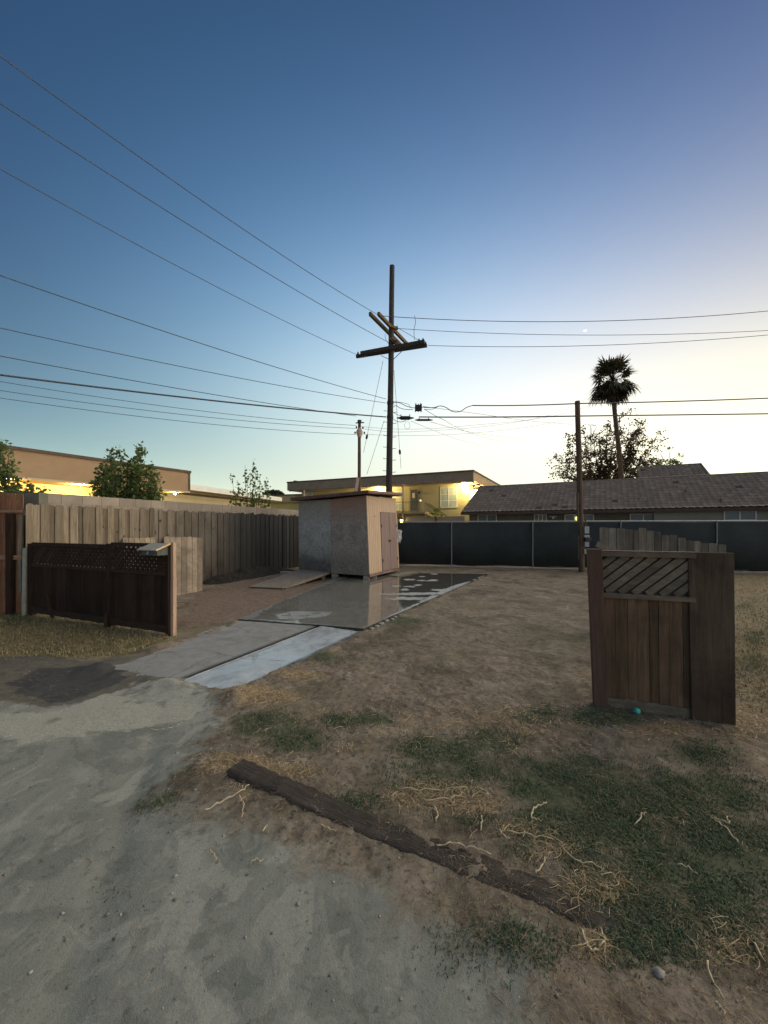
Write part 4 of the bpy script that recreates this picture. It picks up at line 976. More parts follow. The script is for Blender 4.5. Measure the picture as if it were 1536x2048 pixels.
guy((766, 722), (727, 905), .81, 15.4, 17.5, 'left guy wire with a dark insulator beside the short pole')
guy((768, 842), (734, 948), None, 15.4, 17, 'short pale guy wire slanting down left of the tall pole')
guy((788, 740), (802, 937), .82, 15.5, 17, 'right guy wire with a dark insulator near its foot')
def splice(px0, px1, py, h, D, style, lab):
    a_ = P(px0, py, D); b2 = P(px1, py, D); root = thing('splice_case', lab, 'splice box', tuple(a_), 'splice cases hung on the cables'); H = h/770*D
    g = MB()
    if style == 'box':
        c = (a_+b2)/2; L_ = (b2-a_).length
        g.beam(a_+Vector((.06, 0, 0)), b2-Vector((.06, 0, 0)), .16, H)
        for k in range(3): g.beam(a_.lerp(b2, .18+.3*k), a_.lerp(b2, .26+.3*k), .22, H*1.22)
    elif style == 'taper':
        g.tube([a_, a_.lerp(b2, .2), a_.lerp(b2, .8), b2], [H*.12, H/2, H/2, H*.12], 8)
    else:
        g.tube([a_, a_.lerp(b2, .2), a_.lerp(b2, .26), a_.lerp(b2, .74), a_.lerp(b2, .8), b2], [H*.1, H*.3, H/2, H/2, H*.3, H*.12], 6)
    g.build('casing', M['iron'], root)
    g = MB()
    for f in (.25, .75): q = a_.lerp(b2, f); g.beam(q, q+Vector((0, 0, H*.9)), .03, .03)
    g.each('hanger', M['iron'], root)
splice(827, 846, 816, 11, 15.3, 'box', 'ribbed black splice box on the upper cable, just right of the tall pole')
splice(793, 828, 836, 8, 15.4, 'case', 'flat black splice case on the lower cable, nearest the tall pole')
splice(829, 866, 840, 4.5, 15.4, 'taper', 'slim black splice case hanging under the lower cable, right of the flat one')

# ------------------------------------------------------------------ buildings
M['soffit'] = noisy('cream_soffit', (.55, .47, .33), (.62, .54, .40), 3, .8, .1)
M['dark_trim'] = noisy('dark_trim', (.09, .065, .055), (.13, .095, .08), 3, .7)
M['window_frame'] = noisy('window_frame', (.5, .5, .46), (.58, .58, .54), 3, .6, .05)
def glass(name, c=(.10, .14, .14)):
    t = NT(name); n = t.noise(t.co('Object', (1, 1, .5)), 1.2, 3, .5)
    return t.out(t.mix(n, tuple(v*.7 for v in c), tuple(v*1.4 for v in c)), .12, None, 0, .6)
M['glass'] = glass('window_glass'); M['glass_pale'] = glass('curtained_glass', (.30, .36, .33))
M['bulb'] = emit('lit_bulb', (1, .82, .45), 22); M['bulb_warm'] = emit('lit_lantern', (1, .72, .2), 9); M['red_lamp'] = emit('red_light', (1, .25, .12), 3)
def siding(name, c1, c2, step=.2):
    t = NT(name); s = t.new('ShaderNodeSeparateXYZ'); t.link(t.tc.outputs['Object'], s.inputs[0])
    fr_ = t.math('FRACT', t.math('DIVIDE', s.outputs[2], step)); n = t.noise(t.co('Object'), 1.5, 4, .6)
    c = t.mix(t.map(n, .3, .7), c1, c2); c = t.mix(t.map(fr_, .0, .12, .55, 0), c, tuple(v*.35 for v in c1))
    return t.out(c, .75, t.bump(fr_, .8, .03), 0, .25)
def stucco(name, c1, c2): return noisy(name, c1, c2, 1.2, .9, .25, 50, .01, fine=.12)
def lamp_thing(p, out, label, power, col=(1, .76, .34), rad=.10, wall_off=.35, kind=0):
    root = thing('wall_lamp', label, 'lamp', tuple(p), 'lit lamps under the eaves'); p = Vector(p); out = Vector(out).normalized()
    g = MB(); g.blob(p, rad, 1, 2, 0); g.build('bulb', M['bulb'], root, smooth=True)
    g = MB(); g.tube([p+Vector((0, 0, rad*.6)), p+Vector((0, 0, rad*1.2)), p+Vector((0, 0, rad*1.5))], [rad*1.3, rad*1.0, rad*.3], 12); g.build('shade', M['dark_trim'], root)
    g = MB(); g.tube([p+Vector((0, 0, rad*1.4)), p+Vector((0, 0, .30))-out*wall_off*.5, p+Vector((0, 0, -.05))-out*wall_off], .025, 6); g.build('arm', M['dark_trim'], root)
    l = bpy.data.lights.new('lamp_light', 'POINT'); l.energy = power*9; l.color = col; l.shadow_soft_size = rad
    lo = bpy.data.objects.new('lamp_light', l); COL.objects.link(lo); lo.parent = root; lo.location = (p+Vector((0, 0, -rad*1.6)))-LOC[root]
    return root
def window(fr, root, px0, px1, py0, py1, n, cols=2, rows=2, mat=None, fw=.06, flabel=None, depth=.04):
    u0, u1 = sorted((fr.u(px0, n), fr.u(px1, n))); um = (u0+u1)/2; z1, z0 = fr.z(py0, um, n), fr.z(py1, um, n)
    g = MB()
    fr.box(g, u0-fw, u0, n, n+depth, z0-fw, z1+fw); fr.box(g, u1, u1+fw, n, n+depth, z0-fw, z1+fw); fr.box(g, u0, u1, n, n+depth, z0-fw, z0); fr.box(g, u0, u1, n, n+depth, z1, z1+fw)
    for k in range(1, cols): c = u0+(u1-u0)*k/cols; fr.box(g, c-fw*.5, c+fw*.5, n, n+depth*.9, z0, z1)
    for k in range(1, rows):
        c = z0+(z1-z0)*k/rows
        for j in range(cols): a0 = u0+(u1-u0)*j/cols+(fw*.5 if j else 0); a1 = u0+(u1-u0)*(j+1)/cols-(fw*.5 if j < cols-1 else 0); fr.box(g, a0, a1, n, n+depth*.8, c-fw*.4, c+fw*.4)
    w = g.build('window', M['window_frame'], root)
    g = MB(); fr.box(g, u0, u1, n+.004, n+.012, z0, z1); g.build('pane', mat or M['glass'], w)
    return w
# tan building, left
TB = Frame((-11.8, 23.4), (-3.9, -7.5), (7.5, -3.9)); tb = thing('tan_building', 'flat roofed tan building lit yellow under its deep eave, behind the left wall', 'building', (-14, 20, 0))
g = MB(); TB.box(g, 0, 22, 0, -.25, 3.74, 4.86); g.box8([TB.p(0, -.25, 3.74), TB.p(.25, -.25, 3.74), TB.p(.25, -9, 3.74), TB.p(0, -9, 3.74), TB.p(0, -.25, 4.86), TB.p(.25, -.25, 4.86), TB.p(.25, -9, 4.86), TB.p(0, -9, 4.86)])
g.build('fascia', stucco('tan_stucco', (.36, .255, .16), (.41, .295, .19)), tb)
g = MB(); TB.box(g, -.06, 22.05, .06, -.35, 4.86, 5.0); TB.box(g, -.05, .31, -.35, -9, 4.86, 5.0); TB.box(g, -.02, .12, .0+.02, -.2, 3.80, 4.86); g.build('coping', M['dark_trim'], tb)
g = MB(); TB.box(g, 0, 22, .03, -.02, 3.66, 3.74); g.build('eave_trim', M['soffit'], tb)
g = MB(); TB.box(g, .02, 22, -.02, -2.2, 3.70, 3.735); g.build('soffit', stucco('ochre_soffit', (.40, .27, .10), (.46, .32, .13)), tb)
g = MB(); TB.box(g, 1.6, 22, -2.2, -9, 0, 3.72); g.build('wall', stucco('yellow_stucco', (.55, .42, .19), (.62, .48, .24)), tb)
g = MB(); TB.box(g, .3, 22, -2.2, -9, 3.74, 4.7); g.build('roof', M['dark_trim'], tb)
def on(fr, px, py, n): u = fr.u(px, n); return fr.p(u, n, fr.z(py, u, n))
lamp_thing(on(TB, 160, 966, -.9), TB.n_, 'bright lamp glowing on the yellow wall of the tan building beside the bushy tree', 45, rad=.12, wall_off=1.2)
lamp_thing(on(TB, 15, 953, -.9), TB.n_, 'bright lamp shining through the tree at the left edge of the photo', 30, rad=.11, wall_off=1.2)
lamp_thing(on(TB, 350, 987, -.9), TB.n_, 'small dim lamp near the far corner of the tan building', 14, rad=.07, wall_off=1.2)
# white roofed building
WB = Frame((-10.2, 38.5), (-3.0, -12.1), (12.1, -3.0)); wb = thing('white_roof_building', 'low cream building with a thin white roof edge behind the sapling', 'building', (-12, 33, 0))
g = MB(); WB.box(g, 0, 16, 0, -.3, 4.12, 4.5); WB.box(g, 0, .3, -.3, -10, 4.12, 4.5); g.build('fascia', stucco('white_metal', (.72, .74, .72), (.8, .82, .8)), wb)
g = MB(); WB.box(g, .3, 16, -.3, -10, 4.3, 4.42); g.build('roof', M['soffit'], wb)
g = MB(); WB.box(g, .5, 16, -1.0, -10, 0, 4.3); g.build('wall', siding('cream_siding', (.52, .45, .30), (.60, .52, .36), .3), wb)
g = MB(); WB.box(g, .5, 16, -.95, -1.0, 3.85, 4.0); g.build('beam', M['dark_trim'], wb)
# far annex
AB = Frame((-9.6, 46), (-1, .35), (-.35, -1)); ab = thing('annex_building', 'small tan roofed yellow annex between the white roof and the shed', 'building', (-11, 46, 0))
g = MB(); AB.box(g, -3, 6, 0, -8, 4.55, 5.35); g.build('fascia', stucco('annex_tan', (.42, .34, .22), (.46, .38, .25)), ab)
g = MB(); AB.box(g, -3.05, 6.05, .05, -8.05, 5.35, 5.5); g.build('coping', M['dark_trim'], ab)
g = MB(); AB.box(g, -2.6, 5.6, -.5, -7.5, 0, 4.55); g.build('wall', stucco('annex_yellow', (.60, .50, .18), (.66, .56, .24)), ab)

# yellow two storey building
YB = Frame((8.2, 35.4), (-19.5, 9.6), (-9.6, -19.5)); yb = thing('apartment_building', 'two storey cream building with a flat overhanging roof, stairs and lit lamps', 'building', (2, 40, 0))
Lr = 21.75; n0 = -1.4
g = MB(); YB.box(g, 0, Lr, 0, -.3, 5.80, 6.68); YB.box(g, Lr-.3, Lr, -.3, -15, 5.8, 6.68)
g.build('fascia', stucco('grey_tan_fascia', (.22, .19, .15), (.27, .235, .19)), yb)
g = MB(); YB.box(g, 0, .3, -.3, -15, 5.80, 6.68); o = g.build('fascia', stucco('lit_side_fascia', (.50, .38, .22), (.56, .43, .26)), yb); o['label'] = 'side fascia with warm light in its colour'  # warm light on this side is put into the fascia colour
g = MB(); YB.box(g, -.06, Lr+.06, .06, -15.06, 6.68, 6.82); g.build('coping', M['dark_trim'], yb)
g = MB(); YB.box(g, .3, Lr-.3, -.3, -15, 5.72, 5.82); g.build('soffit', M['soffit'], yb)
g = MB(); YB.box(g, 0, Lr, -.30, -.36, 5.70, 5.82); g.build('eave_trim', M['soffit'], yb)
uc = YB.u(938, n0); uw2 = Lr-1.0
g = MB(); YB.box(g, uc, uw2, n0, -14, 0, 5.73); ys_ = siding('cream_siding_lap', (.42, .37, .20), (.48, .425, .24), .21); g.build('wall', ys_, yb)
g = MB(); YB.box(g, YB.u(880, n0), YB.u(818, n0), n0, n0+.02, 3.1, 5.70); g.build('wall_panel', stucco('olive_stucco', (.30, .28, .165), (.34, .31, .19)), yb)
window(YB, yb, 882, 913, 976, 1014, n0+.02, 2, 3, M['glass_pale'], .07)
window(YB, yb, 792, 805, 983, 994, n0, 1, 1, M['glass_pale'], .06); window(YB, yb, 793, 805, 1008, 1019, n0, 1, 1, M['glass_pale'], .06); window(YB, yb, 612, 624, 985, 990, n0, 1, 1, M['glass_pale'], .06)
u0, u1 = sorted((YB.u(823, n0), YB.u(834, n0))); zb = YB.z(1021, u0, n0); zt = YB.z(981, u0, n0)
g = MB(); YB.box(g, u0, u1, n0+.02, n0+.07, zb, zt); dr = g.build('door', noisy('dark_grey_door', (.07, .09, .10), (.09, .11, .12), 3, .6), yb)
g = MB(); YB.box(g, u0-.1, u0, n0+.02, n0+.09, zb, zt+.1); YB.box(g, u1, u1+.1, n0+.02, n0+.09, zb, zt+.1); YB.box(g, u0, u1, n0+.02, n0+.09, zt, zt+.1); g.build('door_frame', M['dark_trim'], dr)
g = MB(); YB.box(g, u0+.22, u1-.12, n0+.071, n0+.085, zt-.75, zt-.25); g.build('notice', noisy('paper', (.55, .5, .38), (.6, .55, .42), 3), dr)
# landing, stairs and railing
ul, ur = YB.u(806, .2), YB.u(850, .2); uL, uR_ = max(ul, ur), min(ul, ur)
g = MB(); YB.box(g, uR_, uL+6, n0+.02, .3, 2.85, 3.02); g.build('landing', stucco('landing_stucco', (.33, .27, .19), (.38, .32, .23)), yb)
ustair = YB.u(925, .2)
g = MB(); k_ = 14
for k in range(k_):
    f0 = uR_+(ustair-uR_)*k/k_; f1 = uR_+(ustair-uR_)*(k+1)/k_; zz = 2.85-k*.19; YB.box(g, min(f0, f1), max(f0, f1), -.9, .25, zz-.28, zz)
g.build('stairs', stucco('stair_concrete', (.30, .26, .2), (.36, .31, .24)), yb)
g = MB(); YB.box(g, YB.u(930, .3), YB.u(812, .3), .3, .4, 0, 2.55); g.build('parapet', stucco('beige_parapet', (.34, .29, .23), (.39, .335, .27)), yb)
g = MB()
def rail(p, q, h=1.0):
    p, q = Vector(p), Vector(q); L_ = (q-p).length; up = Vector((0, 0, h)); g.beam(p+up, q+up, .05, .05); g.beam(p+up*.08, q+up*.08, .04, .04); n_ = max(2, int(L_/.16))
    for k in range(n_+1): r_ = p.lerp(q, k/n_); g.beam(r_, r_+up, .02, .02)
rail(YB.p(uL+6, .25, 3.02), YB.p(uR_+.6, .25, 3.02)); rail(YB.p(uR_, .25, 2.9), YB.p(ustair, .25, .3)); rail(YB.p(uR_, -.9, 2.9), YB.p(ustair, -.9, .3))
g.build('railing', M['iron'], yb)
for px in (806, 608):
    u_ = YB.u(px, .1); g = MB(); YB.box(g, u_-.08, u_+.08, .02, .14, 0, 5.72); g.build('post', noisy('cream_post', (.5, .42, .26), (.55, .47, .3), 3), yb)
g = MB(); q = on(YB, 838, 985, n0+.1); g.blob(q, .12, 2, 2, .05); g.build('sconce', M['iron'], yb)
g = MB(); q = on(YB, 841, 1001, .1); g.blob(q, .09, 2, 2, .0); g.build('signal_light', M['red_lamp'], yb)
lamp_thing(on(YB, 933, 961, -.75), YB.n_, 'corner lamp at the right end of the two storey building, next to the tiled roof', 110, rad=.2, wall_off=.6)
lamp_thing(on(YB, 756, 970, -.6), YB.n_, 'gooseneck lamp beside the tall pole, just above the shed roof', 130, rad=.2, wall_off=.7)
lamp_thing(on(YB, 590, 966, -.4), YB.n_, 'lamp at the left end of the two storey building, above the shed roof edge', 90, rad=.2, wall_off=.9)
q = YB.p(uc-.35, -3.2, YB.z(983, uc, -3)); 
lamp_thing(q, -YB.u_, 'round lamp on the right side wall of the two storey building', 90, rad=.26, wall_off=.3)
q = on(YB, 803, 1042, .7); ls = thing('lantern', 'small yellow lit lantern above the dark fence beside the shed', 'lamp', tuple(q))
g = MB(); g.box(q.x-.12, q.x+.12, q.y-.12, q.y+.12, q.z-.22, q.z+.14); g.build('pane', M['bulb_warm'], ls)
g = MB(); g.tube([q+Vector((0, 0, .14)), q+Vector((0, 0, .32))], [.24, .05], 6); g.beam(q+Vector((-.1, 0, .2)), q+Vector((-.5, .8, .45)), .05, .05); g.build('cap', M['iron'], ls)
g = MB(); g.tube([(q.x, q.y, 0), (q.x, q.y, q.z-.22)], .06, 8); g.build('post', M['iron'], ls)

# grey tiled house
HB = Frame((5.4, 27), (9.6, -5.5), (-5.5, -9.6)); hb = thing('tiled_house', 'long low grey house with a brown tiled roof behind the screened fence', 'house', (12, 25, 0))
slope = (4.74-2.6)/4.5
def tiles(u0, u1, s0, s1, name='roof'):
    du = .10; course = .36; us_ = np.arange(u0, u1+du, du); rows = []; 
    ss = []; s = s0
    while s < s1-.01: ss += [(s, 0.035), (min(s+course, s1), 0.0)]; s += course
    V_ = []
    for s, lift in ss:
        base = np.array([HB.o.x, HB.o.y]); 
        x = HB.o.x+HB.u_.x*us_-HB.n_.x*s; y = HB.o.y+HB.u_.y*us_-HB.n_.y*s
        ph = us_*2*np.pi/.30; wv = .045*np.abs(np.sin(ph/1))
        z = 2.6+slope*s+lift+wv+.006*np.sin(us_*13.7+s*9)+.012*(fbm(us_*1.0, us_*0+s, .5, 3)-.5)
        V_.append(np.stack([x, y, z], 1))
    n_ = len(us_); V_ = np.concatenate(V_); r_ = np.arange(len(ss)-1)[:, None]*n_+np.arange(n_-1)[None]
    r_ = r_.ravel(); F_ = np.stack([r_, r_+1, r_+1+n_, r_+n_], 1)
    return npmesh(name, V_, F_, M['tiles'], hb)
def tile_mat():
    t = NT('brown_roof_tile'); co = t.co('Object', (1, 1, 1), (0, 0, R(29.8))); s = t.new('ShaderNodeSeparateXYZ'); t.link(co, s.inputs[0])
    v = t.new('ShaderNodeTexWhiteNoise', noise_dimensions='2D'); cb = t.new('ShaderNodeCombineXYZ')
    t.link(t.math('FLOOR', t.math('DIVIDE', s.outputs[0], .30)), cb.inputs[0]); t.link(t.math('FLOOR', t.math('DIVIDE', s.outputs[2], .171)), cb.inputs[1]); t.link(cb.outputs[0], v.inputs['Vector'])
    n = t.noise(t.co('Object'), .5, 5, .65, .4)
    c = t.mix(v.outputs['Value'], (.245, .19, .15), (.34, .275, .225)); c = t.mix(t.map(n, .5, .65, 0, .7), c, (.20, .185, .155))
    c = t.mix(t.math('GREATER_THAN', v.outputs['Value'], .985), c, (.11, .09, .08))
    c = t.mix(t.math('LESS_THAN', v.outputs['Value'], .012), c, (.34, .30, .27))
    fr_ = t.math('FRACT', t.math('DIVIDE', s.outputs[0], .30)); c = t.mix(t.map(fr_, 0, .14, .35, 0), c, (.07, .055, .05)); fz = t.math('FRACT', t.math('DIVIDE', s.outputs[2], .171)); c = t.mix(t.map(fz, 0, .3, .55, 0), c, (.07, .055, .05))
    return t.out(c, .85, None, 0, .2)
M['tiles'] = tile_mat()
tiles(0, 26, 0, 4.5); tiles(10.75, 14.3, 4.5, 6.6); 
def slab_under(u0, u1, s0, s1, zoff=-.05):
    g = MB(); g.box8([HB.p(u0, -s0, 2.6+slope*s0+zoff-.12), HB.p(u1, -s0, 2.6+slope*s0+zoff-.12), HB.p(u1, -s1, 2.6+slope*s1+zoff-.12), HB.p(u0, -s1, 2.6+slope*s1+zoff-.12),
                      HB.p(u0, -s0, 2.6+slope*s0+zoff+.03), HB.p(u1, -s0, 2.6+slope*s0+zoff+.03), HB.p(u1, -s1, 2.6+slope*s1+zoff+.03), HB.p(u0, -s1, 2.6+slope*s1+zoff+.03)]); return g
slab_under(-.02, 26, -.02, 4.48).build('roof_deck', M['dark_trim'], hb)
slab_under(10.74, 14.3, 4.5, 6.6).build('roof_deck', M['dark_trim'], hb)
g = MB(); g.poly([HB.p(14.3, -4.5, 4.70), HB.p(HB.u(1420, -4.5), -4.5, 4.72), HB.p(14.3, -6.6, 5.74), HB.p(10.75, -6.6, 5.74), HB.p(10.75, -11, 4.0), HB.p(HB.u(1420, -4.5), -11, 4.0)], [(0, 1, 2), (3, 2, 5, 4), (2, 1, 5)]); g.build('roof_hip', M['tiles'], hb)
g = MB(); g.poly([HB.p(0, -4.5, 4.70), HB.p(26, -4.5, 4.70), HB.p(26, -9, 2.6), HB.p(0, -9, 2.6)], [(0, 1, 2, 3)]); g.build('rear_roof', M['tiles'], hb)
g = MB(); g.tube([HB.p(u_, -4.5, 4.77) for u_ in np.arange(0, 26.1, 1)], .075, 8); g.tube([HB.p(10.75, -6.6, 5.78), HB.p(14.3, -6.6, 5.78), HB.p(HB.u(1420, -4.5), -4.6, 4.78)], .07, 8); g.build('ridge_cap', M['tiles'], hb)
hw = stucco('grey_green_wall', (.115, .115, .095), (.15, .15, .125))
g = MB(); HB.box(g, .4, 10.2, -.6, -8.5, 0, 2.52); g.poly([HB.p(.4, -.6, 2.52), HB.p(.4, -4.5, 4.55), HB.p(.4, -8.5, 2.6)], [(0, 1, 2)]); g.build('wall', hw, hb)
ur2 = HB.u(1308, -.2)
g = MB(); HB.box(g, 10.2, 26, -.6, -8.5, 0, 2.52); g.build('wall', hw, hb)
g = MB(); HB.box(g, ur2, 26, -.2, -.6, 0, 2.60); o = g.build('wall', stucco('pale_grey_green_wall', (.20, .21, .18), (.25, .26, .225)), hb)
g = MB(); HB.box(g, 0, 26, .02, -.03, 2.43, 2.55); g.build('eave_board', M['dark_trim'], hb)
for px0, px1, py0, py1, c_ in ((957, 992, 1031, 1042, 2), (1070, 1092, 1030, 1042, 3), (1131, 1186, 1030, 1042, 3), (1262, 1312, 1029, 1041, 2)):
    window(HB, hb, px0, px1, py0, py1, -.58, c_, 1, M['glass'], .06)
window(HB, hb, 1450, 1510, 1023, 1039, -.18, 2, 1, M['glass'], .06)
q = on(HB, 1106, 1033, -.3); g = MB(); g.beam(q-HB.u_*.2, q+HB.u_*.2, .06, .05); g.beam(q, q-Vector((0, 0, .15)), .08, .08); g.build('wall_light', M['window_frame'], hb)
q = on(HB, 1152.5, 1037, -.45); l = thing('window_lamp', 'tiny yellow green light beside the brown pole on the grey house', 'lamp', tuple(q)); g = MB(); g.blob(q, .09, 1, 2, .05, (.8, .8, 1.5)); g.build('bulb', emit('green_yellow_light', (.75, .8, .2), 1.3), l)
g = MB(); g.beam(q+Vector((0, 0, .13)), q+Vector((0, 0, .17)), .07, .07); g.build('bracket', M['iron'], l)
for px, py in ((1055, 981), (1285, 1000), (1361, 976), (1379, 984), (1450, 1003)):
    # low vents on the roof plane
    k = (px-768)/770
    best = min(((abs((1052-770*(2.6+slope*s-CAMZ)/HB.p(HB.u(px, -s), -s, 0).y)-py), s) for s in np.linspace(.3, 4.3, 60)))
    s = best[1]; u_ = HB.u(px, -s); z_ = 2.6+slope*s; g = MB()
    g.poly([HB.p(u_-.18, -s+.2, z_-.05), HB.p(u_+.18, -s+.2, z_-.05), HB.p(u_+.14, -s+.05, z_+.16), HB.p(u_-.14, -s+.05, z_+.16), HB.p(u_-.2, -s-.3, z_+.12), HB.p(u_+.2, -s-.3, z_+.12)], [(0, 1, 2, 3), (3, 2, 5, 4), (0, 3, 4), (1, 5, 2)]); g.build('vent', M['tiles'], hb)

# ------------------------------------------------------------------ plants
def leafmesh(C, size, rs, spread=1.0, curl=.25, up=.0):
    n = len(C); a = rs.normal(size=(n, 3)); a[:, 2] = a[:, 2]*.7+up; a /= np.linalg.norm(a, axis=1)[:, None]
    b = rs.normal(size=(n, 3)); b -= (b*a).sum(1)[:, None]*a; b /= np.linalg.norm(b, axis=1)[:, None]
    c = np.cross(a, b); s = size*(.6+.8*rs.random(n))[:, None]
    V_ = np.stack([C-a*s*.5, C+b*s*.42+c*s*curl*.3, C+a*s*.6, C-b*s*.42+c*s*curl*.3], 1).reshape(-1, 3)
    return V_, np.arange(4*n).reshape(-1, 4)
def leaf_mat(name, c1, c2, trans=.25):
    t = NT(name); i_ = t.island(); c = t.mix(i_, c1, c2)
    m = t.out(c, .6, None, 0, .3); t.b.inputs['Transmission Weight'].default_value = 0
    tr = t.new('ShaderNodeBsdfTranslucent'); t.link(c, tr.inputs[0]); mx = t.new('ShaderNodeMixShader'); mx.inputs[0].default_value = trans
    o_ = t.t.nodes['Material Output']; t.link(t.b.outputs[0], mx.inputs[1]); t.link(tr.outputs[0], mx.inputs[2]); t.link(mx.outputs[0], o_.inputs['Surface']); return m
M['bark'] = wood('bark', (.06, .045, .035), (.13, .1, .08), 'Z', .1)
M['leaf_green'] = leaf_mat('green_leaves', (.08, .13, .04), (.19, .26, .09), .35)
M['leaf_dark'] = leaf_mat('dark_leaves', (.05, .038, .022), (.13, .10, .055), .4)
M['leaf_far'] = leaf_mat('far_leaves', (.03, .05, .03), (.06, .085, .05), .2)
def plant(name, label, cat_, base, stems, mat, leaf, per, seed, clump, bark=None, group=None, jit=1.0, sagf=.0):
    """stems: list of polylines (world points); leaves gather along the outer part of each."""
    rs = np.random.default_rng(seed); root = thing(name, label, cat_, tuple(base), group)
    g = MB(); C = []
    for pts, r in stems:
        pts = [Vector(p) for p in pts]; m = len(pts); g.tube(pts, [max(r*(1-.85*k/(m-1)), .006) for k in range(m)], 6)
        for k in range(1, m):
            if k < m*.25: continue
            for _ in range(per):
                f = rs.random(); p = pts[k-1].lerp(pts[k], f); cr = clump*(1-.35*k/m)
                v = rs.normal(size=3)*cr*.5; C.append((p.x+v[0], p.y+v[1], p.z+v[2]*.8))
    g.build('trunk', bark or M['bark'], root)
    V_, F_ = leafmesh(np.array(C), leaf, rs); npmesh('crown', V_, F_, mat, root); return root
def grow(rs, p, d, L_, r, depth, out, spread=.5, lift=.15, n=5):
    pts = [Vector(p)]; d = Vector(d).normalized()
    for k in range(n):
        d = (d+Vector(rs.normal(size=3))*.12+Vector((0, 0, lift*.2))).normalized(); pts.append(pts[-1]+d*L_/n)
    out.append((pts, r))
    if depth > 0:
        for j in range(int(rs.integers(2, 5))):
            k = int(rs.integers(1, n+1)); q = pts[k]; dd = (d+Vector(rs.normal(size=3))*spread+Vector((0, 0, lift))).normalized()
            grow(rs, q, dd, L_*rs.uniform(.5, .8), r*.55, depth-1, out, spread, lift, n)
# bush in front of tan building: shoots aimed at its outline
def aimed(base_px, D, tips, seed, r=.03, zb=0, bulge=.25):
    rs = np.random.default_rng(seed); b0 = Vector(((base_px-768)/770*D, D, zb)); out = []
    for px, py in tips:
        t_ = P(px, py, D+rs.uniform(-.5, .5)*bulge*2); mid_ = b0.lerp(t_, .5)+Vector(((t_.x-b0.x)*.25, rs.uniform(-.2, .2), 0)); pts = []
        for k in range(8): f = k/7; pts.append((b0*(1-f)**2+mid_*2*f*(1-f)+t_*f*f))
        out.append((pts, r))
    return b0, out
b0, st = aimed(250, 10.6, [(222, 897), (215, 915), (240, 900), (278, 895), (284, 893), (262, 915), (300, 928), (310, 940), (196, 940), (190, 962), (188, 985), (205, 930), (230, 925), (255, 925), (275, 930), (314, 965), (318, 985), (290, 940), (240, 950), (210, 960), (265, 960), (300, 975), (225, 975), (285, 985), (250, 985)], 3)
plant('bushy_tree', 'bushy green tree with upright shoots in front of the tan building', 'tree', b0, st, M['leaf_green'], .085, 70, 5, .19)
b0, st = aimed(-60, 9.8, [(-60, 840), (-30, 860), (5, 885), (-5, 880), (25, 930), (38, 955), (18, 905), (-20, 900), (15, 950), (30, 975), (60, 968), (0, 930), (-10, 960), (-90, 850), (-120, 880), (-50, 900), (62, 985), (10, 985), (-80, 940), (22, 990), (82, 978)], 4)
plant('leafy_tree', 'green leafy tree cut by the left edge in front of a lamp', 'tree', b0, st, M['leaf_green'], .085, 70, 6, .22)
b0, st = aimed(505, 16.5, [(463, 950), (490, 930), (506, 922), (512, 935), (536, 958), (530, 960), (475, 960), (500, 945), (520, 950), (485, 975), (515, 975), (470, 985), (540, 985), (505, 990), (460, 990), (495, 960), (524, 992)], 5, .02)
plant('sapling', 'sparse young tree with bare topped shoots above the blackened fence', 'tree', b0, st, M['leaf_green'], .11, 14, 7, .17)
for (pxs, D, r_, s, lab) in (((548, 992), 60, 1.1, 1, 'distant round dark tree peeking over the white roof, left one'), ((562, 998), 62, .7, 2, 'distant small dark tree at the right end of the white roof')):
    rs = np.random.default_rng(s); c = P(*pxs, D); root = thing('round_tree', lab, 'tree', (c.x, c.y, 0), 'distant trees over the white roof')
    g = MB(); g.tube([(c.x, c.y, 0), (c.x, c.y, c.z)], [.25, .12], 7); g.build('trunk', M['bark'], root)
    v = rs.normal(size=(2500, 3)); v /= np.linalg.norm(v, axis=1)[:, None]; v *= (rs.random(2500)**.4)[:, None]*r_*np.array([1.5, 1, .9]); V_, F_ = leafmesh(v+np.array(c), .3, rs); npmesh('crown', V_, F_, M['leaf_far'], root)
# big back tree
rs = np.random.default_rng(21); D = 42
def bigtree(name, label, px, D, tips, seed, leaf, per, clump, r=.22, fork=.45, mat='leaf_dark'):
    rs = np.random.default_rng(seed); b0 = Vector(((px-768)/770*D, D, 0)); root = thing(name, label, 'tree', tuple(b0)); g = MB(); C = []
    zf = 4.0; forkp = b0+Vector((0, 0, zf)); g.tube([b0, forkp], [r*1.4, r], 8)
    for tx, ty in tips:
        t_ = P(tx, ty, D+rs.uniform(-2.5, 2.5)); mid_ = forkp.lerp(t_, .5)+Vector((rs.normal()*.4, rs.normal()*.4, -.2)); pts = []
        for k in range(9): f = k/8; q_ = forkp*(1-f)**2+mid_*2*f*(1-f)+t_*f*f; pts.append(q_+Vector(rs.normal(size=3))*.06)
        g.tube(pts, [max(r*.55*(1-.85*k/8), .02) for k in range(9)], 6)
        for k in range(3, 9):
            for j in range(3):
                e = pts[k]+Vector(rs.normal(size=3))*clump*.9; g.tube([pts[k], pts[k].lerp(e, .5)+Vector((0, 0, .05)), e], [.045, .03, .015], 4, False)
                if rs.random() < .82:
                    cr = clump*rs.uniform(.22, .5)
                    v = rs.normal(size=(per, 3))*cr; C.append(v+np.array(e))
    g.build('trunk', M['bark'], root)
    V_, F_ = leafmesh(np.concatenate(C), leaf, rs); npmesh('crown', V_, F_, M[mat], root)
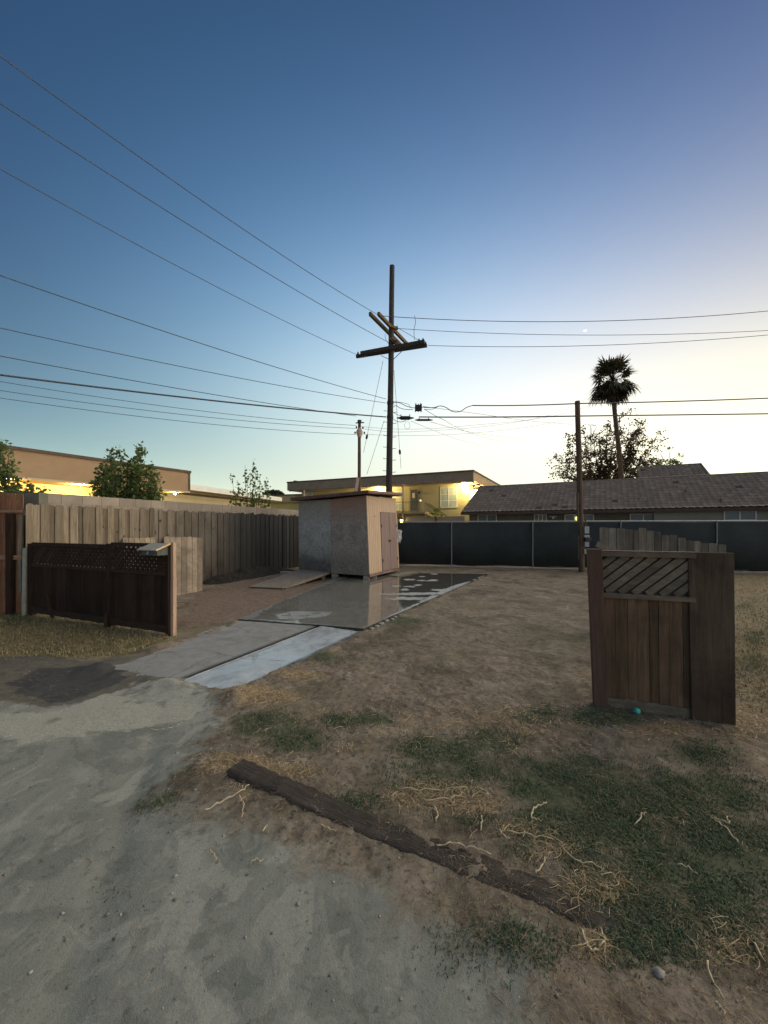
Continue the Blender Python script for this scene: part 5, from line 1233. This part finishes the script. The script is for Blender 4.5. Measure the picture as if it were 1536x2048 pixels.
bigtree('open_tree', 'large dark open crowned tree behind the brown pole and palm', 1205, 42,
        [(1112, 915), (1118, 935), (1135, 890), (1130, 945), (1150, 880), (1168, 868), (1185, 872), (1145, 925), (1172, 905), (1160, 950), (1200, 866), (1215, 850), (1195, 900), (1222, 880), (1238, 838), (1245, 870), (1262, 872), (1278, 858), (1283, 845), (1290, 870), (1312, 880), (1305, 900), (1270, 900), (1250, 920), (1225, 925), (1285, 925), (1210, 945), (1180, 935), (1240, 950), (1300, 935), (1268, 880), (1185, 955)], 31, .19, 24, .58)
bigtree('bushy_tree', 'low pale bush at the right foot of the open tree, behind the tiled roof', 1335, 46,
        [(1312, 915), (1325, 918), (1322, 930), (1340, 922), (1348, 918), (1335, 935), (1356, 930), (1362, 935), (1310, 935)], 32, .2, 26, .5, .1, mat='leaf_green')
# fan palm
D = 38; root = thing('fan_palm', 'tall fan palm rising above the tiled roof', 'palm tree', (P(1242, 955, D).x, D, 0))
pts = [P(x, y, D) for x, y in ((1246, 1045), (1243, 955), (1238, 900), (1232, 850), (1228, 810), (1226, 790))]; pts[0].z = 0
g = MB(); g.tube(pts, [.30, .24, .22, .20, .20, .24], 10); g.build('trunk', M['bark'], root)
cen = P(1225, 757, D); rs = np.random.default_rng(5); PV, PFc = [], []
def frond(c, d, L_, droop, w=.9, out=None, seg=15):
    PV, PFc = out; d = Vector(d).normalized(); up = Vector((0, 0, 1)); side = d.cross(up)
    side = side.normalized() if side.length > .05 else Vector((1, 0, 0)); nn = side.cross(d)
    tip = c+d*L_*.5-Vector((0, 0, droop*.3))
    # petiole
    b_ = len(PV); PV += [c-side*.03, c+side*.03, tip+side*.02, tip-side*.02]; PFc.append((b_, b_+1, b_+2, b_+3))
    for k in range(seg):
        a = (k/(seg-1)-.5)*2*1.35; dd = (d*math.cos(a)+side*math.sin(a)+nn*.15*rs.normal()).normalized(); l = L_*.52*(1-.25*abs(a))*rs.uniform(.8, 1.1)
        p1 = tip+dd*l*.6-Vector((0, 0, droop*.15)); p2 = tip+dd*l-Vector((0, 0, droop*(.45+.3*rs.random()))); sw = dd.cross(nn).normalized()*.045
        b_ = len(PV); PV += [tip-sw*.3, tip+sw*.3, p1+sw*1.5, p1-sw*1.5, p2]; PFc += [(b_, b_+1, b_+2, b_+3), (b_+3, b_+2, b_+4, b_+4)]
out = ([], [])
for k in range(78):
    az = rs.uniform(0, 2*math.pi); el = rs.uniform(-.7, 1.45); d = (math.cos(az)*math.cos(el), math.sin(az)*math.cos(el), math.sin(el))
    frond(cen+Vector((0, 0, -.1)), d, rs.uniform(2.1, 3.0), .4+.6*(el < .3), out=out)
def palm_mesh(name, out, mat, root):
    g = MB(); g.v = [tuple(v) for v in out[0]]; g.f = [f if f[-1] != f[-2] else f[:3] for f in out[1]]; return g.build(name, mat, root)
for k in range(46):
    az = rs.uniform(0, 2*math.pi); el = rs.uniform(-1.0, -.1); d = (math.cos(az)*math.cos(el), math.sin(az)*math.cos(el), math.sin(el))
    frond(cen+Vector((0, 0, rs.uniform(-.7, .3))), d, rs.uniform(1.7, 2.5), .6, out=out)
palm_mesh('fronds', out, leaf_mat('palm_green', (.03, .035, .02), (.075, .075, .04), .15), root)
out = ([], [])
for k in range(60):
    az = rs.uniform(0, 2*math.pi); el = rs.uniform(-1.45, -.95); zc = rs.uniform(-1.0, .1)
    d = (math.cos(az)*math.cos(el), math.sin(az)*math.cos(el), math.sin(el)); frond(cen+Vector((0, 0, zc-.2)), d, rs.uniform(1.1, 1.6), .35, out=out, seg=11)
palm_mesh('dead_skirt', out, leaf_mat('dead_fronds', (.07, .05, .035), (.14, .10, .07), .1), root)
# small yucca by the stair
q = on(YB, 872, 1032, 1.4); root = thing('yucca', 'small spiky palm in front of the stairs of the two storey building', 'plant', (q.x, q.y, 0))
out = ([], []); g = MB(); g.tube([(q.x, q.y, 0), (q.x, q.y, q.z)], [.15, .1], 7); g.build('trunk', M['bark'], root)
for k in range(16):
    az = rs.uniform(0, 6.28); el = rs.uniform(.1, 1.4); frond(Vector(q), (math.cos(az)*math.cos(el), math.sin(az)*math.cos(el), math.sin(el)), rs.uniform(.9, 1.3), .3, out=out, seg=7)
palm_mesh('fronds', out, leaf_mat('yucca_green', (.16, .18, .05), (.28, .28, .1)), root)
# distant street lamp and moon
q = P(1190, 955, 70); sx_ = P(1182, 850, 70); root = thing('street_lamp', 'faint distant street lamp above the open tree, left of the palm', 'street lamp', (sx_.x, 70, 0))
g = MB(); g.tube([(sx_.x, 70, 0), (sx_.x, 70, sx_.z-.5)], [.14, .08], 7); g.build('pole', M['galv'], root)
g = MB(); g.tube([(sx_.x, 70, sx_.z-.5), (sx_.x-.2, 70, sx_.z), (sx_.x-.6, 70, sx_.z+.1)], .05, 6); g.tube([(sx_.x+.0, 70, sx_.z+.02), (sx_.x+.9, 70, sx_.z-.06)], .07, 6); g.build('arm', M['galv'], root)
# crescent moon: a far glowing arc, its lit side built into the shape
mo = P(1171, 659, 1500); g = MB(); a0 = R(35)
cr = []; N_ = 12; Rm = 5.5
for k in range(N_+1):
    a = -math.pi*.5+math.pi*k/N_; cr.append((Rm*math.cos(a), Rm*math.sin(a), .5*Rm*math.cos(a)))
def rot(x, y): th = R(-75); return x*math.cos(th)-y*math.sin(th), x*math.sin(th)+y*math.cos(th)
vs = []
for xo, y, xi in cr:
    for x_, dy in ((xo, 0), (xi, 0), (xi*.8+xo*.2, 4), (xo, 4)): X_, Z_ = rot(x_, y); vs.append((mo.x+X_, mo.y+dy, mo.z+Z_))
g.poly(vs, [(4*k+j, 4*k+(j+1) % 4, 4*(k+1)+(j+1) % 4, 4*(k+1)+j) for k in range(N_) for j in range(4)])
tag(g.build('moon', emit('moonlight', (.9, .95, 1), .75), loc=tuple(mo)), 'tiny pale crescent moon in the dusk sky above the palm', 'moon')

# ------------------------------------------------------------------ timber half buried
tb_ = MB(); a = Vector((-1.0, 2.60, 0)); b_ = Vector((.98, 1.60, 0)); U = (b_-a).normalized(); N = Vector((-U.y, U.x, 0)); n_ = 90; m = 9
Vt = []
for i_ in range(n_+1):
    f = i_/n_; p = a.lerp(b_, f); w = .096+.004*math.sin(i_*.31); top = max(.034-.060*f, .0045)
    gz0 = float(np.mean([ghz(p.x+dx, p.y+dy) for dx in (-.12, 0, .12) for dy in (-.12, 0, .12)]))
    for j in range(m):
        s = -1+2*j/(m-1); e = 1-abs(s)**9
        zz = gz0+top*e-.04*(1-e)+.006*(float(fbm(np.array([f*14+3]), np.array([s*16.]), 2.2, 3)[0])-.5)*2*e
        q_ = p+N*(s*w+.004*math.sin(i_*1.5+s*4)); Vt.append((q_.x, q_.y, zz))
r_ = (np.arange(n_)[:, None]*m+np.arange(m-1)[None]).ravel(); Ft = np.stack([r_, r_+1, r_+1+m, r_+m], 1)
Ft = list(map(tuple, Ft)); g = MB(); g.poly(Vt, Ft); k0 = [tuple(range(m))[::-1]]
bv = [(Vt[j][0], Vt[j][1], -.08) for j in range(m)]; g.poly([Vt[j] for j in range(m)]+bv, [(j, j+1, m+j+1, m+j) for j in range(m-1)])
def timber_mat():
    t = NT('half_buried_timber'); an = math.atan2(U.y, U.x); co = t.co('World', (.08, 1, 1), (0, 0, 0))
    rt = t.co('World', (1, 1, 1), (0, 0, -an)); mp_ = t.new('ShaderNodeMapping'); mp_.inputs['Scale'].default_value = (.07, 1, 1); t.link(rt, mp_.inputs[0])
    gnn = t.noise(mp_.outputs[0], 40, 5, .7, .8); big = t.noise(t.co('World'), 5, 5, .65, .4); f = t.noise(t.co('World'), 90, 4, .7)
    c = t.mix(t.map(gnn, .3, .7), (.035, .029, .025), (.10, .086, .074))
    s = t.new('ShaderNodeSeparateXYZ'); t.link(rt, s.inputs[0])
    dirt = t.math('ADD', t.map(big, .35, .65), t.map(s.outputs[0], -1.6, .2, -.45, .0), True)
    c = t.mix(t.map(gnn, .60, .70, 0, .6), c, (.21, .18, .15))
    c = t.mix(t.math('MULTIPLY', dirt, .65), c, t.mix(f, (.09, .075, .06), (.18, .155, .125)))
    return t.out(c, .95, t.bump(t.math('ADD', gnn, f), .8, .012), 0, .1)
tag(g.build('railway_sleeper', timber_mat(), loc=tuple(a), smooth=True), 'dark rotten timber half buried in the dirt of the foreground', 'timber')

# ------------------------------------------------------------------ grass, straw, twigs, stones
def sample(n, fn, x0, x1, y0, y1, seed, power=1.0):
    rs = np.random.default_rng(seed); X = []; Y = []; got = 0
    for _ in range(60):
        u = rs.random(40000); y = y0*(y1/y0)**u; k = rs.uniform(x0, x1, 40000); x = k*y
        p = fn(x, y)**power; keep = rs.random(40000) < p; X.append(x[keep]); Y.append(y[keep]); got += keep.sum()
        if got >= n: break
    return np.concatenate(X)[:n], np.concatenate(Y)[:n], rs
def mfn(key):
    def f(x, y): return np.clip(masks(x, y)[key], 0, 1)
    return f
def on_slab(x, y):
    pl = [tuple(G(*p))[:2] for p in ((728, 1258), (980, 1146), (792, 1138), (640, 1175), (470, 1236), (180, 1340), (462, 1392))]
    return inpoly(x, y, pl)
def blades(name, x, y, rs, h, w, mat, flat=False, kind='stuff', lab=None, cat_='grass', tuft=None):
    ok = ~on_slab(x, y); x, y = x[ok], y[ok]; n = len(x); z = height(x, y)
    if tuft is not None:
        x = x+rs.normal(size=n)*tuft; y = y+rs.normal(size=n)*tuft
    a = rs.uniform(0, 2*np.pi, n); hh = h*(.4+.9*rs.random(n)); ww = w*(.7+.6*rs.random(n)); lean = rs.uniform(.2, 1.1, n)
    dx, dy = np.cos(a), np.sin(a); px, py = -dy*ww/2, dx*ww/2
    b = np.stack([x, y, z-.003], 1); P0 = b+np.stack([px, py, 0*x], 1); P1 = b-np.stack([px, py, 0*x], 1)
    mid = b+np.stack([dx*hh*lean*.3, dy*hh*lean*.3, hh*.6], 1); P2 = mid-np.stack([px, py, 0*x], 1)*.75; P3 = mid+np.stack([px, py, 0*x], 1)*.75
    tip = b+np.stack([dx*hh*lean, dy*hh*lean, hh*(1-.35*lean)], 1); P4 = tip-np.stack([px, py, 0*x], 1)*.15; P5 = tip+np.stack([px, py, 0*x], 1)*.15
    V_ = np.stack([P0, P1, P2, P3, P4, P5], 1).reshape(-1, 3); k = np.arange(n)*6
    F_ = np.concatenate([np.stack([k, k+1, k+2, k+3], 1), np.stack([k+3, k+2, k+4, k+5], 1)])
    o = npmesh(name, V_, F_, mat); tag(o, lab, cat_, None, kind); return o
def strands(name, x, y, rs, L_, w, mat, lab, cat_, lift=.008, seg=5, curl=.8):
    ok = ~on_slab(x, y); x, y = x[ok], y[ok]; n = len(x); a = rs.uniform(0, 2*np.pi, n); c = rs.normal(size=n)*curl; L = L_*(.25+1.2*rs.random(n)**1.5); ww = w*(.45+1.0*rs.random(n)**2)*np.clip(y/2.4, .6, 1.8)**.7
    z = height(x, y)+.002+np.abs(rs.normal(size=n))*lift; P_ = []; X, Y, Zc = x.copy(), y.copy(), z.copy(); zs = rs.normal(size=n)*.25
    for k in range(seg+1):
        f = k/seg; an = a+c*f; nx_, ny_ = -np.sin(an)*ww/2, np.cos(an)*ww/2; wk = 1-.5*f
        P_ += [np.stack([X+nx_*wk, Y+ny_*wk, Zc], 1), np.stack([X-nx_*wk, Y-ny_*wk, Zc+ww*.3], 1)]
        X = X+np.cos(an)*L/seg; Y = Y+np.sin(an)*L/seg; Zc = np.maximum(height(X, Y)+.002, Zc+zs*L/seg*(1-f*1.6))
    V_ = np.stack(P_, 1).reshape(-1, 3); b0_ = (np.arange(n)*2*(seg+1))[:, None]; q_ = np.arange(seg)[None]*2; b1 = (b0_+q_).ravel()
    F_ = np.stack([b1, b1+1, b1+3, b1+2], 1); o = npmesh(name, V_, F_, mat); tag(o, lab, cat_, None, 'stuff'); return o
lg = leaf_mat('weed_green', (.06, .10, .055), (.17, .22, .12), .2); ldk = leaf_mat('yellow_lawn', (.16, .14, .07), (.42, .35, .19), .2); lst = leaf_mat('straw', (.30, .22, .12), (.72, .56, .34), .15); ldd = leaf_mat('dead_grass', (.14, .105, .065), (.34, .26, .165), .15)
x, y, rs = sample(46000, lambda x, y: mfn('green')(x, y)*np.clip(fbm(x, y, 7, 4)*3-1.0, 0.03, 1), -1.05, 1.15, 1.15, 8, 1, 1.1); blades('green_weeds', x, y, rs, .021, .0048, lg, lab='low dark green weeds spread over the dirt', tuft=.03)
x, y, rs = sample(9000, mfn('lawn'), -1.1, -.4, 4, 9, 2); blades('dry_lawn', x, y, rs, .05, .009, ldk, lab='yellowed lawn in front of the dark lattice screen')
x, y, rs = sample(9000, mfn('right'), .75, 1.15, 3, 13, 3); blades('dry_grass', x, y, rs, .05, .008, ldk, lab='yellow dry grass to the right of the gate')
x, y, rs = sample(8500, mfn('straw'), -.6, 1.1, 1.2, 8, 4, 1.8); strands('straw', x, y, rs, .062, .0031, lst, 'pale straw and dead runners scattered over the dirt', 'straw')
def dirtfn(x, y):
    m_ = masks(x, y); return np.clip(.35-.33*m_['gray']+.5*m_['straw']+.45*m_['green'], 0, 1)*np.clip(fbm(x, y, 2.2, 3)*2.6-.8, 0, 1)
x, y, rs = sample(42000, dirtfn, -1.0, 1.1, 1.1, 12, 5); strands('dead_grass', x, y, rs, .032, .0032, ldd, 'short bits of dead grass littering the brown dirt', 'dead grass', .006, 3, .8)
x, y, rs = sample(900, lambda x, y: np.full(x.shape, .5), -1.1, 1.15, 1.1, 10, 6); ok = ~on_slab(x, y); x, y = x[ok], y[ok]
ico = np.array([(0, 0, 1), (.89, 0, .45), (.28, .85, .45), (-.72, .53, .45), (-.72, -.53, .45), (.28, -.85, .45), (.72, .53, -.45), (-.28, .85, -.45), (-.89, 0, -.45), (-.28, -.85, -.45), (.72, -.53, -.45), (0, 0, -1)])
icf = np.array([(0, 1, 2), (0, 2, 3), (0, 3, 4), (0, 4, 5), (0, 5, 1), (1, 6, 2), (2, 7, 3), (3, 8, 4), (4, 9, 5), (5, 10, 1), (2, 6, 7), (3, 7, 8), (4, 8, 9), (5, 9, 10), (1, 10, 6), (11, 7, 6), (11, 8, 7), (11, 9, 8), (11, 10, 9), (11, 6, 10)])
n = len(x); sz = .0025+.006*rs.random(n)**4; V_ = (ico[None]*sz[:, None, None]*(1+.35*rs.normal(size=(n, 12, 1)).clip(-1, 1))*np.array([1.2, 1, .6])+np.stack([x, y, height(x, y)+sz*.2], 1)[:, None]).reshape(-1, 3); F_ = (icf[None]+12*np.arange(n)[:, None, None]).reshape(-1, 3)
o = npmesh('gravel', V_, F_, noisy('pebbles', (.17, .155, .13), (.36, .33, .28), 8, island=.4), smooth=False); tag(o, 'small pebbles scattered over the ground', 'gravel', None, 'stuff')

# individual pale dead roots and twigs
tw = leaf_mat('pale_twig', (.42, .34, .22), (.60, .50, .34), 0)
TW = [([(410, 1622), (440, 1605), (480, 1585), (500, 1570)], .009, 'long forked pale root lying below the left end of the timber'),
      ([(480, 1590), (488, 1610), (484, 1632)], .008, 'short pale root hanging down from the forked root'),
      ([(1170, 1645), (1205, 1690)], .008, 'straight'), ([(874, 1690), (905, 1687), (940, 1695), (980, 1707)], .009, 'wavy pale stick along the far side of the timber'),
      ([(1062, 1635), (1066, 1615), (1080, 1606), (1094, 1600)], .010, 'thick curled pale root alone in the green weeds'), ([(1062, 1635), (1075, 1638), (1086, 1637)], .006, 'small foot of the curled pale root'),
      ([(952, 1573), (966, 1580), (984, 1598)], .009, 'pale stick at the right end of the straw tangle'), ([(1430, 1640), (1450, 1655), (1478, 1690)], .010, 'pale straight stick in the grass at the right, below the gate'),
      ([(1422, 1635), (1440, 1640), (1460, 1645), (1452, 1628)], .009, 'crooked pale root just above the straight stick at right'),
      ([(1355, 1725), (1378, 1730), (1395, 1745)], .007, 'thin pale twig in the dark weeds at lower right'), ([(1412, 1920), (1425, 1960), (1448, 1992)], .008, 'long pale twig near the bottom right corner'),
      ([(1430, 2010), (1440, 2020), (1448, 2035)], .008, 'short pale twig at the very bottom right'), ([(1512, 1890), (1528, 1920)], .008, 'pale twig cut by the right edge near the bottom'),
      ([(640, 1647), (660, 1655), (672, 1659)], .008, 'short pale stick just below the timber near its middle'), ([(525, 1660), (533, 1650)], .010, 'stubby pale chip on the grey dirt below the forked root'),
      ([(300, 1457), (330, 1458), (345, 1455)], .008, 'pale bone like stick on the grey drive'), ([(500, 1725), (512, 1718), (522, 1724), (530, 1714)], .007, 'pale crooked twig on the grey dirt, left of centre'),
      ([(418, 1700), (428, 1708), (432, 1718)], .007, 'small pale twig left of the crooked one on the grey dirt'), ([(1010, 1660), (1050, 1668), (1105, 1678)], .007, 'long thin pale stick parallel to the timber'),
      ([(960, 1660), (964, 1640), (963, 1630)], .008, 'upright pale curl right of the straw tangle'), ([(995, 1658), (1005, 1672), (1020, 1680)], .010, 'broad pale husk beside the long thin stick'),
      ([(868, 1612), (875, 1625), (872, 1640)], .011, 'broad pale husk at the lower edge of the straw tangle'), ([(1070, 1745), (1085, 1730), (1090, 1715)], .008, 'pale curl left of the golden straw clump'),
      ([(845, 1597), (900, 1595), (925, 1585)], .009, 'thick pale runner across the straw tangle'), ([(800, 1575), (850, 1578), (935, 1572)], .007, 'long upper runner of the straw tangle'),
      ([(1160, 1850), (1172, 1880), (1182, 1900), (1196, 1895)], .010, 'forked pale root below the golden straw clump'), ([(1200, 1850), (1208, 1870), (1200, 1890)], .008, 'pale curl right of the forked root at lower right'),
      ([(1008, 1490), (1030, 1500), (1048, 1513)], .006, 'thin pale twig in the green weeds, above centre right'), ([(1270, 1645), (1284, 1628), (1292, 1624)], .007, 'small pale twig in the weeds, below the turquoise ball'),
      ([(250, 1590), (265, 1575), (262, 1565)], .006, 'tiny'), ([(1120, 1690), (1150, 1722), (1190, 1730), (1210, 1745)], .007, 'arched pale runner over the golden straw clump'), ([(1008, 1815), (1012, 1835)], .006, 'thin'), ([(68, 1518), (78, 1515)], .008, 'small')]
for pts, r_, lab in TW:
    if len(lab.split()) < 3: 
        if lab != 'straight': continue
        lab = 'pale'; continue
    Q = []
    for (x_, y_) in pts: q = G(x_, y_, .02); Q.append(q)
    S_ = []
    for k in range(len(Q)-1):
        for j in range(5): S_.append(Q[k].lerp(Q[k+1], j/5))
    S_.append(Q[-1])
    S_ = [Vector((p.x+random.uniform(-.004, .004), p.y+random.uniform(-.006, .006), ghz(p.x, p.y)+.012+.012*abs(math.sin(k*.9+r_*900)))) for k, p in enumerate(S_)]
    m_ = len(S_); g = MB(); g.tube(S_, [r_*.52*(1-.6*abs(k/(m_-1)-.35)) for k in range(m_)], 6)
    tag(g.build('twig', tw, loc=tuple(S_[0]), smooth=True), lab, 'twig', 'pale dead roots and sticks on the ground')
# a pale lump of stone lower right
q = G(1318, 1938, .02); g = MB(); g.blob((q.x, q.y, ghz(q.x, q.y)+.006), .02, 7, 2, .3, (1.3, 1, .55)); tag(g.build('stone', noisy('pale_stone', (.24, .22, .19), (.34, .32, .28), 10), loc=tuple(q), smooth=True), 'pale round stone in the weeds near the bottom right', 'stone')
